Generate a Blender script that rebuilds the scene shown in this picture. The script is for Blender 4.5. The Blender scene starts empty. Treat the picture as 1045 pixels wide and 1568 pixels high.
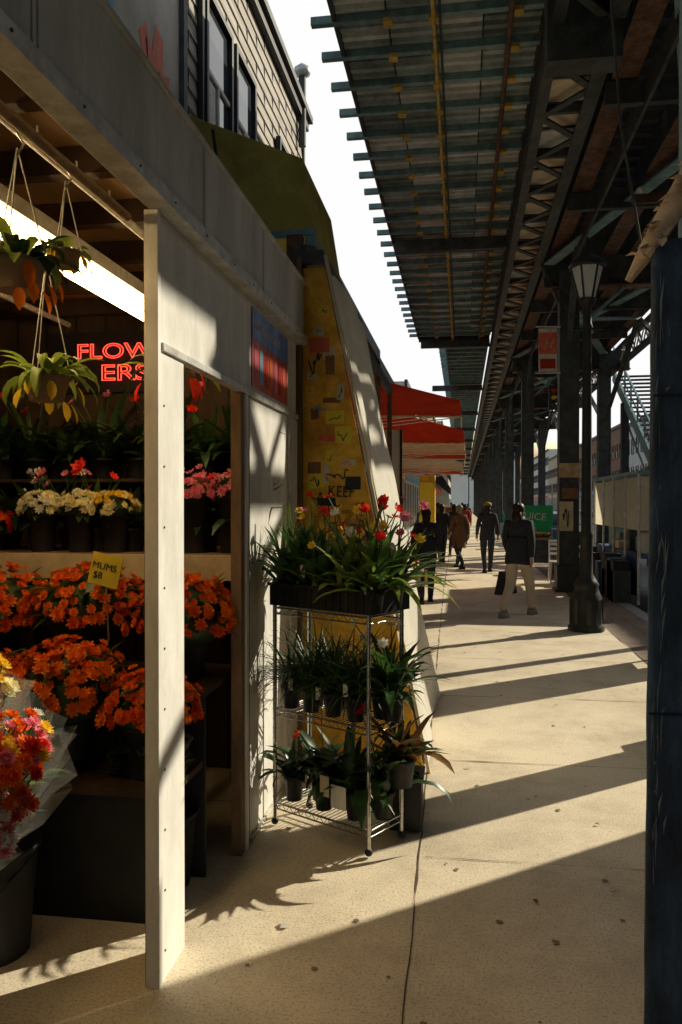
import bpy, math, random
from mathutils import Vector, Matrix, noise
random.seed(7)
R=random.Random(11)
sc=bpy.context.scene
COL=sc.collection
# ------------------------------------------------------------------ materials
MATS={}
def mat(name,col,rough=.7,metal=0.,var=.25,scale=6.,bump=0.,bscale=80.,stretch=(1,1,1),trans=0.,emis=0.,col2=None,grime=0.,gscale=1.5,spec=.3,coat=0.,edge=None):
    if name in MATS: return MATS[name]
    m=bpy.data.materials.new(name); m.use_nodes=True
    nt=m.node_tree; N=nt.nodes; L=nt.links
    b=N['Principled BSDF']; out=N['Material Output']
    tc=N.new('ShaderNodeTexCoord'); mp=N.new('ShaderNodeMapping'); mp.inputs['Scale'].default_value=stretch
    L.new(tc.outputs['Object'],mp.inputs['Vector'])
    n=N.new('ShaderNodeTexNoise'); n.inputs['Scale'].default_value=scale; n.inputs['Detail'].default_value=6; n.inputs['Roughness'].default_value=.65
    L.new(mp.outputs[0],n.inputs['Vector'])
    cr=N.new('ShaderNodeValToRGB'); L.new(n.outputs['Fac'],cr.inputs[0])
    c1=[max(0,c*(1-var)) for c in col]; c2=list(col2) if col2 else [min(1,c*(1+var)) for c in col]
    cr.color_ramp.elements[0].position=.32; cr.color_ramp.elements[1].position=.68
    cr.color_ramp.elements[0].color=(*c1,1); cr.color_ramp.elements[1].color=(*c2,1)
    last=cr.outputs[0]
    if grime>0:
        g=N.new('ShaderNodeTexNoise'); g.inputs['Scale'].default_value=gscale; g.inputs['Detail'].default_value=8; g.inputs['Roughness'].default_value=.75
        L.new(mp.outputs[0],g.inputs['Vector'])
        gr=N.new('ShaderNodeValToRGB'); gr.color_ramp.elements[0].position=.38; gr.color_ramp.elements[1].position=.6
        gr.color_ramp.elements[0].color=(1-grime*.9,1-grime,1-grime*1.08,1); gr.color_ramp.elements[1].color=(1,1,1,1)
        L.new(g.outputs['Fac'],gr.inputs[0])
        mx=N.new('ShaderNodeMix'); mx.data_type='RGBA'; mx.blend_type='MULTIPLY'; mx.inputs['Factor'].default_value=1
        L.new(last,mx.inputs['A']); L.new(gr.outputs[0],mx.inputs['B']); last=mx.outputs['Result']
    L.new(last,b.inputs['Base Color'])
    b.inputs['Roughness'].default_value=rough; b.inputs['Metallic'].default_value=metal
    b.inputs['Specular IOR Level'].default_value=spec
    if coat: b.inputs['Coat Weight'].default_value=coat
    if emis:
        L.new(last,b.inputs['Emission Color']); b.inputs['Emission Strength'].default_value=emis
    else: m.cycles.emission_sampling='NONE'
    if bump:
        bn=N.new('ShaderNodeTexNoise'); bn.inputs['Scale'].default_value=bscale; bn.inputs['Detail'].default_value=4
        L.new(mp.outputs[0],bn.inputs['Vector'])
        bp=N.new('ShaderNodeBump'); bp.inputs['Strength'].default_value=bump; bp.inputs['Distance'].default_value=.01
        L.new(bn.outputs['Fac'],bp.inputs['Height']); L.new(bp.outputs[0],b.inputs['Normal'])
    if trans:
        t=N.new('ShaderNodeBsdfTranslucent'); L.new(last,t.inputs['Color'])
        ms=N.new('ShaderNodeMixShader'); ms.inputs[0].default_value=trans
        L.new(b.outputs[0],ms.inputs[1]); L.new(t.outputs[0],ms.inputs[2]); L.new(ms.outputs[0],out.inputs['Surface'])
    MATS[name]=m; return m
def cellophane():
    m=bpy.data.materials.new('cellophane'); m.use_nodes=True; nt=m.node_tree; N=nt.nodes; L=nt.links
    out=N['Material Output']; N.remove(N['Principled BSDF'])
    t=N.new('ShaderNodeBsdfTransparent'); g=N.new('ShaderNodeBsdfGlossy'); g.inputs['Roughness'].default_value=.12
    tr=N.new('ShaderNodeBsdfTranslucent'); tr.inputs[0].default_value=(.8,.8,.8,1)
    n=N.new('ShaderNodeTexNoise'); n.inputs['Scale'].default_value=25; bp=N.new('ShaderNodeBump'); bp.inputs['Strength'].default_value=.8
    L.new(n.outputs['Fac'],bp.inputs['Height']); L.new(bp.outputs[0],g.inputs['Normal'])
    a=N.new('ShaderNodeMixShader'); a.inputs[0].default_value=.2; L.new(g.outputs[0],a.inputs[1]); L.new(tr.outputs[0],a.inputs[2])
    b=N.new('ShaderNodeMixShader'); b.inputs[0].default_value=.16; L.new(t.outputs[0],b.inputs[1]); L.new(a.outputs[0],b.inputs[2])
    L.new(b.outputs[0],out.inputs['Surface']); return m
def concrete(name,base,dark,speck=.5,bstr=.3):
    m=bpy.data.materials.new(name); m.use_nodes=True; nt=m.node_tree; N=nt.nodes; L=nt.links; b=N['Principled BSDF']
    tc=N.new('ShaderNodeTexCoord')
    n1=N.new('ShaderNodeTexNoise'); n1.inputs['Scale'].default_value=1.1; n1.inputs['Detail'].default_value=11; n1.inputs['Roughness'].default_value=.74
    n2=N.new('ShaderNodeTexNoise'); n2.inputs['Scale'].default_value=95; n2.inputs['Detail'].default_value=4; n2.inputs['Roughness'].default_value=.7
    for x in (n1,n2): L.new(tc.outputs['Object'],x.inputs['Vector'])
    r1=N.new('ShaderNodeValToRGB'); r1.color_ramp.elements[0].position=.34; r1.color_ramp.elements[1].position=.55
    r1.color_ramp.elements[0].color=(*dark,1); r1.color_ramp.elements[1].color=(*base,1); L.new(n1.outputs['Fac'],r1.inputs[0])
    r2=N.new('ShaderNodeValToRGB'); r2.color_ramp.elements[0].position=.36; r2.color_ramp.elements[1].position=.50
    r2.color_ramp.elements[0].color=(1-speck,1-speck*1.05,1-speck*1.1,1); r2.color_ramp.elements[1].color=(1,1,1,1); L.new(n2.outputs['Fac'],r2.inputs[0])
    mx=N.new('ShaderNodeMix'); mx.data_type='RGBA'; mx.blend_type='MULTIPLY'; mx.inputs['Factor'].default_value=1
    L.new(r1.outputs[0],mx.inputs['A']); L.new(r2.outputs[0],mx.inputs['B'])
    L.new(mx.outputs['Result'],b.inputs['Base Color']); b.inputs['Roughness'].default_value=.7; b.inputs['Specular IOR Level'].default_value=.4
    bp=N.new('ShaderNodeBump'); bp.inputs['Strength'].default_value=bstr; bp.inputs['Distance'].default_value=.005
    L.new(n2.outputs['Fac'],bp.inputs['Height']); L.new(bp.outputs[0],b.inputs['Normal'])
    m.cycles.emission_sampling='NONE'
    return m
# ------------------------------------------------------------------ mesh builder
class MB:
    def __init__(s): s.v=[];s.f=[];s.m=[];s.sm=[];s.ml=[]
    def mi(s,m):
        if m not in s.ml: s.ml.append(m)
        return s.ml.index(m)
    def face(s,pts,m,smooth=False):
        b=len(s.v); s.v+= [tuple(p) for p in pts]; s.f.append(tuple(range(b,b+len(pts)))); s.m.append(s.mi(m)); s.sm.append(smooth)
    def mesh(s,vs,fs,m,smooth=False):
        b=len(s.v); s.v+=[tuple(p) for p in vs]; k=s.mi(m)
        for f in fs: s.f.append(tuple(b+i for i in f)); s.m.append(k); s.sm.append(smooth)
    def box(s,x0,x1,y0,y1,z0,z1,m,M=None):
        vs=[(x,y,z) for z in (z0,z1) for y in (y0,y1) for x in (x0,x1)]
        if M is not None: vs=[tuple(M@Vector(v)) for v in vs]
        s.mesh(vs,[(0,2,3,1),(4,5,7,6),(0,1,5,4),(2,6,7,3),(0,4,6,2),(1,3,7,5)],m)
    def bar(s,a,b,w,h,m,up=(0,0,1)):
        a=Vector(a);b=Vector(b);d=(b-a); d.normalize(); up=Vector(up)
        sd=d.cross(up)
        if sd.length<1e-3: sd=d.cross(Vector((1,0,0)))
        sd.normalize(); u=sd.cross(d)
        vs=[p+sd*w/2*i+u*h/2*j for p in (a,b) for i,j in((-1,-1),(1,-1),(1,1),(-1,1))]
        s.mesh(vs,[(0,1,2,3),(7,6,5,4),(0,4,5,1),(1,5,6,2),(2,6,7,3),(3,7,4,0)],m)
    def tube(s,path,rad,m,n=8,caps=True,smooth=True):
        path=[Vector(p) for p in path]
        if not isinstance(rad,(list,tuple)): rad=[rad]*len(path)
        vs=[];pu=None
        for i,p in enumerate(path):
            d=(path[min(i+1,len(path)-1)]-path[max(i-1,0)]); d.normalize()
            if pu is None:
                pu=Vector((0,0,1)) if abs(d.z)<.9 else Vector((1,0,0))
            sd=d.cross(pu)
            if sd.length<1e-4: sd=d.cross(Vector((0,1,0)))
            sd.normalize(); pu=sd.cross(d)
            for k in range(n):
                a=2*math.pi*k/n; vs.append(p+(sd*math.cos(a)+pu*math.sin(a))*rad[i])
        fs=[]
        for i in range(len(path)-1):
            for k in range(n): fs.append((i*n+k,i*n+(k+1)%n,(i+1)*n+(k+1)%n,(i+1)*n+k))
        s.mesh(vs,fs,m,smooth)
        if caps:
            s.face([vs[k] for k in range(n)][::-1],m); s.face([vs[-n+k] for k in range(n)],m)
    def lathe(s,c,prof,m,n=16,smooth=True,sx=1,sy=1,flute=0):
        vs=[]
        for r,z in prof:
            for k in range(n):
                a=2*math.pi*k/n; rr=r*(1-flute*(k%2)); vs.append((c[0]+rr*math.cos(a)*sx,c[1]+rr*math.sin(a)*sy,c[2]+z))
        fs=[]
        for i in range(len(prof)-1):
            for k in range(n): fs.append((i*n+k,i*n+(k+1)%n,(i+1)*n+(k+1)%n,(i+1)*n+k))
        s.mesh(vs,fs,m,smooth)
        s.face(vs[:n][::-1],m); s.face(vs[-n:],m)
    def ball(s,c,r,m,n=10,sq=(1,1,1)):
        vs=[];h=max(4,n//2+1)
        for i in range(h+1):
            t=math.pi*i/h
            for k in range(n):
                a=2*math.pi*k/n; vs.append((c[0]+r*sq[0]*math.sin(t)*math.cos(a),c[1]+r*sq[1]*math.sin(t)*math.sin(a),c[2]-r*sq[2]*math.cos(t)))
        fs=[(i*n+k,i*n+(k+1)%n,(i+1)*n+(k+1)%n,(i+1)*n+k) for i in range(h) for k in range(n)]
        s.mesh(vs,fs,m,True)
    def leaf(s,p,az,el,L,W,droop,m,seg=4,twist=0):
        p=Vector(p); rows=[];q=p.copy(); 
        for i in range(seg+1):
            t=i/seg; e=el-droop*t
            sd=Vector((-math.sin(az+twist*t),math.cos(az+twist*t),0)); up=Vector((-math.cos(az)*math.sin(e),-math.sin(az)*math.sin(e),math.cos(e)))
            w=W*.5*math.sin(math.pi*(t*.92+.06))**.7 if t<1 else W*.02
            rows.append((q-sd*w+up*w*.35,q.copy(),q+sd*w+up*w*.35))
            q=q+Vector((math.cos(az)*math.cos(e),math.sin(az)*math.cos(e),math.sin(e)))*L/seg
        vs=[v for r in rows for v in r]; fs=[]
        for i in range(seg):
            a=i*3; fs+=[(a,a+1,a+4,a+3),(a+1,a+2,a+5,a+4)]
        s.mesh(vs,fs,m,True)
    def flower(s,p,nrm,r,m,pet=8,rings=2,mc=None,cup=.25):
        p=Vector(p);n=Vector(nrm).normalized(); a=n.orthogonal().normalized(); b=n.cross(a)
        for k in range(rings):
            rr=r*(1-k*.3/ max(1,rings-1)*1.6 if rings>1 else 1); rr=max(rr,r*.35); el=cup+k*.45; off=R.random()*3
            for i in range(pet):
                t=2*math.pi*(i+.5*k)/pet+off*.1; j=R.uniform(.85,1.12)
                d=a*math.cos(t)+b*math.sin(t); sd=-a*math.sin(t)+b*math.cos(t)
                tip=p+(d*math.cos(el)+n*math.sin(el))*rr*j; mid=p+(d*math.cos(el*.6)+n*math.sin(el*.6))*rr*.6
                w=rr*1.9/pet*1.2
                s.mesh([p+n*.002*k,mid-sd*w,tip-sd*w*.45,tip+sd*w*.45,mid+sd*w],[(0,1,2,3,4)],m)
        if mc: s.ball(p+n*r*.1,r*.2,mc,6)
    def build(s,name,parent=None,bevel=0,origin='auto'):
        me=bpy.data.meshes.new(name)
        if origin=='auto':
            xs=[v[0] for v in s.v];ys=[v[1] for v in s.v];zs=[v[2] for v in s.v]
            o=Vector(((min(xs)+max(xs))/2,(min(ys)+max(ys))/2,min(zs)))
        else: o=Vector(origin)
        me.from_pydata([tuple(Vector(v)-o) for v in s.v],[],s.f)
        for m in s.ml: me.materials.append(m)
        me.polygons.foreach_set('material_index',s.m); me.polygons.foreach_set('use_smooth',s.sm); me.update()
        ob=bpy.data.objects.new(name,me); COL.objects.link(ob)
        if parent: ob.parent=parent; ob.location=o-parent.location
        else: ob.location=o
        if bevel:
            bm=ob.modifiers.new('bev','BEVEL'); bm.width=bevel; bm.segments=2; bm.limit_method='ANGLE'
        return ob
def group(name,loc=(0,0,0)):
    e=bpy.data.objects.new(name,None); e.empty_display_size=.2; e.location=loc; COL.objects.link(e); return e
def text(name,st,loc,rot,size,m,parent=None,ext=.002,bev=0,fill=True,sx=1):
    c=bpy.data.curves.new(name,'FONT'); c.body=st; c.size=size; c.extrude=ext; c.bevel_depth=bev
    if not fill: c.fill_mode='NONE'
    c.materials.append(m); o=bpy.data.objects.new(name,c); COL.objects.link(o)
    o.rotation_euler=rot; o.scale=(sx,1,1)
    o.location=Vector(loc)-(parent.location if parent else Vector()); o.parent=parent
    return o
def scribble(mb,o,u,v,w,h,m,n=10,th=.012,rd=R):
    o=Vector(o);u=Vector(u);v=Vector(v)
    pts=[(rd.uniform(0,w)*.25+w*.75*i/(n-1),rd.uniform(0,h)) for i in range(n)]
    path=[]
    for i in range(len(pts)-1):
        p0=pts[max(i-1,0)];p1=pts[i];p2=pts[i+1];p3=pts[min(i+2,len(pts)-1)]
        for k in range(6):
            t=k/6; q=[.5*((2*p1[j])+(-p0[j]+p2[j])*t+(2*p0[j]-5*p1[j]+4*p2[j]-p3[j])*t*t+(-p0[j]+3*p1[j]-3*p2[j]+p3[j])*t**3) for j in(0,1)]
            path.append(q)
    vs=[];fs=[]
    for i,q in enumerate(path):
        a=path[max(i-1,0)];b=path[min(i+1,len(path)-1)]; dx,dy=b[0]-a[0],b[1]-a[1]; l=math.hypot(dx,dy) or 1
        px,py=-dy/l*th/2,dx/l*th/2
        vs+=[o+u*(q[0]+px)+v*(q[1]+py),o+u*(q[0]-px)+v*(q[1]-py)]
    for i in range(len(path)-1): fs.append((2*i,2*i+1,2*i+3,2*i+2))
    mb.mesh(vs,fs,m)
def blob(mb,o,u,v,pts,m):
    o=Vector(o);u=Vector(u);v=Vector(v); mb.face([o+u*a+v*b for a,b in pts],m)

M=mat
conc=concrete('sidewalk_concrete',(.87,.75,.565),(.62,.515,.375),.38,.4)
conc_d=concrete('sidewalk_dark',(.30,.22,.165),(.18,.13,.10),.4)
asph=concrete('asphalt',(.09,.085,.08),(.055,.052,.05),.4)
joint=M('joint_dirt',(.12,.095,.07),.95)
steel_dk=M('el_steel_dark',(.075,.085,.087),.6,.0,var=.4,scale=5,grime=.4)
steel_tl=M('el_steel_teal',(.22,.37,.40),.5,var=.3,scale=7,grime=.35)
board_sunlit=M('el_board_sunlit',(.88,.74,.54),.6,var=.12,scale=6,grime=.2)  # pale tan puts sunlight into the colour of the girder boards
steel_rust=M('el_steel_rust',(.17,.10,.07),.8,var=.5,scale=8,grime=.4)
deckA=M('deck_pan_a',(.42,.50,.50),.5,var=.35,scale=4,grime=.4)
deckB=M('deck_pan_b',(.72,.77,.75),.5,var=.2,scale=4,grime=.35)
deckC=M('deck_pan_c',(.22,.28,.29),.5,var=.35,scale=4,grime=.4)
yel_rust=M('conduit_yellow',(.62,.42,.10),.7,var=.4,scale=9)
wood_tie=M('tie_wood',(.045,.042,.040),.9,var=.4,scale=5,stretch=(1,8,8))
white_paint=M('white_paint_worn',(.90,.88,.83),.5,var=.05,scale=9,grime=.18,gscale=7,bump=.12,stretch=(1,1,.35))
panel_white=M('panel_white',(.84,.82,.77),.5,var=.08,scale=4,grime=.26,gscale=3,stretch=(1,1,.4))
fascia_m=M('fascia_metal',(.74,.74,.72),.45,var=.12,scale=3,grime=.34,gscale=2.5,stretch=(1,1,.3),bump=.1,bscale=20)
trim_m=M('trim_metal',(.72,.72,.69),.4,.2,var=.2,scale=10,grime=.35,gscale=8)
jamb_br=M('jamb_brown',(.26,.17,.10),.7,var=.3,scale=12,stretch=(1,1,.2),grime=.4)
stucco=M('stucco_grey',(.64,.62,.57),.85,var=.12,scale=3,grime=.3,gscale=1.2,bump=.3,bscale=60)
siding=M('siding_grey',(.44,.40,.35),.8,var=.25,scale=5,grime=.3,stretch=(1,.3,3))
black=M('black_paint',(.02,.02,.022),.5,var=.3)
plastic_bk=M('black_plastic',(.022,.022,.024),.5,var=.3)
chrome=M('rack_chrome',(.55,.55,.53),.25,.9,var=.15,grime=.3,gscale=30)
glass_dk=M('window_glass',(.05,.06,.065),.06,var=.4,scale=1.5,spec=.8)
curt=M('curtain_white',(.75,.75,.7),.8)
olive=M('awning_olive',(.55,.48,.12),.75,var=.15,scale=3,grime=.3,bump=.2,bscale=8,trans=.2)
orange_w=M('orange_wall',(.92,.44,.035),.6,var=.12,scale=4,grime=.38,gscale=4,col2=(.97,.60,.07))
tarp_w=M('white_tarp',(.88,.84,.74),.5,var=.05,scale=2,grime=.14,gscale=2,bump=.4,bscale=5,trans=.25)
redcl=M('red_awning_cloth',(.74,.075,.03),.7,var=.25,scale=3,trans=.45,stretch=(.3,3,1))
creamcl=M('cream_awning_cloth',(.84,.68,.46),.7,var=.12,scale=3,trans=.4)
blue_m=M('blue_paint_dark',(.055,.105,.20),.5,var=.35,scale=9,stretch=(1,1,.35),grime=.45,gscale=9,bump=.25,bscale=90)
blue_b=M('blue_painted',(.05,.12,.26),.5,var=.3,scale=5,grime=.3)
cream=M('cream_tape',(.76,.62,.46),.7,var=.2,scale=12,bump=.6,bscale=25)
wood=M('wood_board',(.34,.22,.12),.7,var=.3,scale=6,stretch=(.2,3,3),grime=.3)
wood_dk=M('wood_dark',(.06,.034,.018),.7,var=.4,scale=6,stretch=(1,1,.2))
board_cr=M('cream_board',(.74,.64,.42),.65,var=.12,grime=.25,gscale=5)
leafD=M('leaf_dark',(.030,.070,.020),.4,var=.5,scale=9,trans=.2,spec=.5)
leafM=M('leaf_mid',(.07,.15,.03),.4,var=.45,scale=9,trans=.35,spec=.5)
leafL=M('leaf_light',(.25,.34,.06),.45,var=.35,scale=9,trans=.4,spec=.5)
pet_or=M('petal_orange',(.98,.22,.010),.6,var=.15,scale=14,trans=.3)
pet_or2=M('petal_orange_deep',(.90,.13,.006),.6,var=.25,scale=14,trans=.3)
pet_red=M('petal_red',(.80,.035,.012),.55,var=.25,scale=14,trans=.3)
pet_pk=M('petal_pink',(.90,.26,.36),.6,var=.25,scale=14,trans=.35)
pet_cr=M('petal_cream',(.92,.84,.50),.6,var=.1,scale=14,trans=.35)
pet_ye=M('petal_yellow',(.93,.64,.05),.6,var=.12,scale=14,trans=.35)
pet_wh=M('petal_white',(.88,.85,.77),.6,var=.1,scale=14,trans=.35)
cello=cellophane()
inkb=M('paint_black',(.03,.03,.035),.6); inkr=M('paint_red',(.72,.15,.07),.6,var=.25); inkbl=M('paint_blue',(.18,.40,.60),.6,var=.25,scale=2); inkt=M('paint_tealgrey',(.28,.36,.36),.7,var=.15,scale=2)
paper=M('paper_white',(.72,.70,.64),.7,var=.05,grime=.3,gscale=9); yellow=M('card_yellow',(.85,.66,.05),.6,var=.08)
neon=M('neon_red',(1,.07,.04),.5,var=0,emis=2.2); neon.cycles.emission_sampling='NONE'
tube_em=M('fluorescent_tube',(1,.70,.32),.5,var=0,emis=15)
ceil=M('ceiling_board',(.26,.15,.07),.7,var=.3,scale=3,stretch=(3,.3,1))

# ------------------------------------------------------------------ ground
g=MB(); g.face([(-400,-200,-.15),(400,-200,-.15),(400,700,-.15),(-400,700,-.15)],M('ground_dirt',(.12,.11,.10),.9)); g.build('ground')
g=MB(); g.face([(2.75,-60,-.13),(11.5,-60,-.13),(11.5,400,-.13),(2.75,400,-.13)],asph); g.build('road_asphalt',origin=(0,0,0))
g=MB()
g.box(-14,1.9,-30,300,-.145,0,conc)
g.box(1.9,2.55,-30,300,-.145,-.001,conc_d)
g.box(2.555,2.75,-30,300,-.145,.006,M('kerb_stone',(.34,.33,.31),.8,var=.2,scale=10))
g.box(11.5,16,-30,300,-.145,0,conc_d)
sw=g.build('sidewalk',origin=(0,0,0))
j=MB()
def jline(a,b,w):
    a=Vector(a);b=Vector(b);n=max(2,int((b-a).length/.05)); 
    if (b-a).length>25: n=int((b-a).length/.3)
    d=(b-a).normalized(); s=Vector((-d.y,d.x,0))
    vs=[];fs=[]
    for i in range(n+1):
        p=a.lerp(b,i/n); o=(noise.noise(p*3)*.008+noise.noise(p*17)*.002); ww=w*max(.12,.55+1.1*noise.noise(p*5))
        vs+=[p+s*(o-ww/2),p+s*(o+ww/2)]
    for i in range(n): fs.append((2*i,2*i+1,2*i+3,2*i+2))
    j.mesh(vs,fs,joint)
jline((-.15,0,.004),(-.36,16,.004),.010); jline((-.36,16,.004),(-.6,60,.004),.02)
for y in (1.6,3.72,5.15,6.9,8.6,10.4,12.2,14,16,18,20,23,26,30,35): jline((-.17,y,.0045),(1.88,y+.03,.0045),.011)
for y in (2.0,4.25,6.1,9.5): jline((-2.5,y,.0045),(-.17,y,.0045),.009)
jline((1.89,-5,.0042),(1.89,50,.0042),.02)
for i in range(90): jline((1.93,3+i*.22,.0044),(2.53,3+i*.22,.0044),.012)
for x in (2.1,2.3): jline((x,3,.0048),(x,23,.0048),.01)
j.build('sidewalk_joints',origin=(0,0,0))
l=MB()
gum=M('gum_spots',(.26,.20,.15),.8)
for i in range(110):
    x=R.uniform(-.9,1.8);y=R.uniform(1.8,12)
    r=R.uniform(.006,.016); n=9
    l.face([(x+r*math.cos(6.283*k/n)*R.uniform(.7,1.2),y+r*math.sin(6.283*k/n)*R.uniform(.7,1.2),.0052) for k in range(n)],gum)
leafbrown=M('fallen_leaf',(.30,.17,.06),.8,trans=.2)
for i in range(22):
    x=R.uniform(-.9,1.8);y=R.uniform(2.4,14)
    l.leaf((x,y,.008),R.uniform(0,6.3),R.uniform(0,.4),R.uniform(.02,.04),R.uniform(.012,.022),.5,leafbrown,3)
for p in ((.62,3.5),(.02,5.0),(1.2,5.2),(-.7,3.0),(.4,9)):
    l.mesh([(p[0],p[1],.006),(p[0]+.03,p[1]+.01,.012),(p[0]+.04,p[1]+.03,.007),(p[0]+.005,p[1]+.025,.014)],[(0,1,2,3)],paper)
l.build('sidewalk_litter',origin=(0,0,0))

# ------------------------------------------------------------------ flower shop stall
shop=group('flower_shop_stall',(-1.8,2.5,0))
XF=-1.02
s=MB()
s.box(XF-.035,XF,2.60,2.83,0,2.21,white_paint)
s.box(XF-.05,XF-.036,2.575,2.84,0,2.65,jamb_br)
s.box(XF-.045,XF+.004,2.568,2.598,0,2.645,white_paint)
s.box(XF-.05,XF,3.60,3.66,0,2.2,jamb_br); s.box(XF-.045,XF+.01,3.665,3.70,0,2.2,white_paint); s.box(XF-.07,XF-.002,3.705,3.76,0,2.2,jamb_br)
for z in [0.1+.21*i for i in range(10)]:
    y=2.63 if int(z*10)%2 else 2.80
    s.tube([(XF-.001,y,z),(XF+.003,y,z)],.0045,steel_dk,6)
s.build('door_posts',shop,.003)
s=MB()
s.box(XF-.02,XF-.005,2.60,4.86,2.205,2.645,panel_white)
s.box(XF-.03,XF+.012,2.60,4.86,2.175,2.203,trim_m)
s.box(XF-.02,XF-.006,3.765,4.62,.02,2.172,panel_white)
s.box(XF-.03,XF+.006,3.762,4.62,0.0,.018,trim_m)
s.box(XF-.03,XF+.008,4.622,4.665,0,2.172,trim_m)
s.box(XF-.02,XF-.004,4.67,4.90,0,2.172,fascia_m)
s.box(XF-.02,XF-.0045,3.74,3.745,2.21,2.64,joint)
s.build('front_panels',shop,.002)
s=MB()
ys=[-2,-.8,.55,1.75,2.98,3.9,4.92]
for a,b in zip(ys[:-1],ys[1:]):
    t=R.uniform(0,.006)
    s.box(XF-.01+t,XF+.03+t,a+.002,b-.002,2.70,3.02,fascia_m)
    s.box(XF+.031+t,XF+.034+t,b-.026,b-.014,2.70,3.02,fascia_m)
s.box(XF-.03,XF+.055,-2,4.93,2.648,2.698,trim_m)
s.box(XF-.03,XF+.05,-2,4.94,3.022,3.04,fascia_m)
for i in range(20):
    y=-1.8+i*.34+R.uniform(-.04,.04)
    s.tube([(XF+.05,y,2.674),(XF+.058,y,2.674)],.005,steel_dk,6)
s.build('fascia',shop,.003)
s=MB()
s.box(-2.62,-1.06,-2,4.9,2.985,3.02,steel_dk)
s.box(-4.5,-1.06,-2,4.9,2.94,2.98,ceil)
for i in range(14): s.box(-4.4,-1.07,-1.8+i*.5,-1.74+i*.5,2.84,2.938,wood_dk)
for x in (-3.6,-2.5,-1.35): s.tube([(x,-2,2.80),(x,4.85,2.80)],.018,trim_m,8)
s.tube([(-1.12,-.5,2.62),(-1.12,2.56,2.62)],.015,wood,8)
for i in range(12): s.tube([(-1.12,.0+i*.22,2.62),(-1.12,.0+i*.22,2.655)],.004,chrome,5)
s.build('roof_and_rafters',shop)
s=MB()
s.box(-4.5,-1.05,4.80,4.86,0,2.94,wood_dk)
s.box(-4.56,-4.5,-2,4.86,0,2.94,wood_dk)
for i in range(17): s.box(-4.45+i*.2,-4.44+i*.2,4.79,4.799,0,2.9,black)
s.build('interior_walls',shop)
s=MB()
s.box(-4.3,-1.1,4.02,4.78,1.36,1.39,wood)
s.box(-4.3,-1.1,4.0,4.018,1.25,1.385,board_cr)
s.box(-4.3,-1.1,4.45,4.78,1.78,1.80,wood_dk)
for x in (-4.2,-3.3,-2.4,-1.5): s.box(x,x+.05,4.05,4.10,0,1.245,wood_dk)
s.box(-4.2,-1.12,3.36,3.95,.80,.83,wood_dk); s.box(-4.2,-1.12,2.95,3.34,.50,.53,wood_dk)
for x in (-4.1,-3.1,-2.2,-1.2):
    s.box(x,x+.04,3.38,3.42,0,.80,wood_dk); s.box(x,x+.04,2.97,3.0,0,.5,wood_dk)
s.box(-4.2,-1.12,3.37,3.385,0,.8,black); s.box(-4.2,-1.12,2.962,2.968,0,.5,black)
s.build('display_shelves',shop,.003)
s=MB()
s.box(-1.75,-1.58,1.0,4.3,2.70,2.76,trim_m)
for x in (-1.72,-1.62): s.tube([(x,1.05,2.672),(x,4.25,2.672)],.022,tube_em,6)
s.build('fluorescent_light_fixture',shop)
text('neon_sign_line_1','FLOW',(-2.42,4.74,2.57),(math.pi/2,0,0),.13,neon,shop,0,.0028,False,1.4)
text('neon_sign_line_2','ERS',(-2.26,4.74,2.43),(math.pi/2,0,0),.14,neon,shop,0,.0028,False,1.5)
s=MB(); s.box(-2.6,-1.85,4.77,4.785,2.36,2.74,black)
for x in (-2.5,-2.0): s.tube([(x,4.78,2.74),(x,4.78,2.94)],.004,chrome,5)
s.build('neon_back_board',shop)
po=group('shop_poster',(XF,4.3,2.3))
s=MB(); s.box(XF-.004,XF,3.80,4.60,2.23,2.62,M('poster_red',(.60,.09,.07),.35,var=.7,scale=3,stretch=(1,4,.5)))
s.box(XF+.0005,XF+.003,3.80,4.60,2.47,2.62,M('poster_blue',(.10,.24,.60),.35,var=.6,scale=3,stretch=(1,4,.5)))
for i in range(7): s.box(XF+.0005,XF+.002,3.84+i*.105,3.90+i*.105,2.26,2.44,[pet_pk,inkbl,pet_red,pet_or,pet_pk,pet_red,inkr][i])
s.build('poster_sheet',po)
text('poster_text','FLOWERS & PLANTS',(XF+.003,3.84,2.52),(math.pi/2,0,math.pi/2),.06,paper,po)

# ------------------------------------------------------------------ plants
def pot(mb,c,r,h,m): mb.lathe(c,[(r*.72,0),(r*.95,h*.85),(r*1.06,h*.86),(r*1.06,h),(r*.9,h),(r*.88,h*.9)],m,12)
def mums(name,c,r,m1,m2,n=95,fr=.036,potr=.13,poth=.24,flat=.75):
    b=MB(); pot(b,c,potr,poth,plastic_bk); cz=c[2]+poth
    b.ball((c[0],c[1],cz+r*.15),r*.8,leafD,12,(1,1,flat))
    for i in range(n):
        z=R.uniform(-.25,1); a=R.uniform(0,6.283); q=math.sqrt(max(0,1-z*z)); d=Vector((q*math.cos(a),q*math.sin(a),z*flat))
        bum=1+.13*noise.noise(d*3+Vector(c)*2)
        rr=r*R.uniform(.84,1.08)*bum; p=Vector((c[0],c[1],cz+r*.15))+d*rr
        b.flower(p,d+Vector((R.uniform(-.4,.4),R.uniform(-.4,.4),.3)),fr*R.uniform(.6,1.2),m1 if R.random()<.6 else m2,9,3)
    for i in range(60):
        a=R.uniform(0,6.283); b.leaf((c[0]+r*.4*math.cos(a),c[1]+r*.4*math.sin(a),cz+R.uniform(-.02,r*.5)),a,R.uniform(-.3,.9),r*R.uniform(.5,.75),.035,R.uniform(.2,.9),leafM if i%3 else leafD,3)
    return b.build(name)
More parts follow.
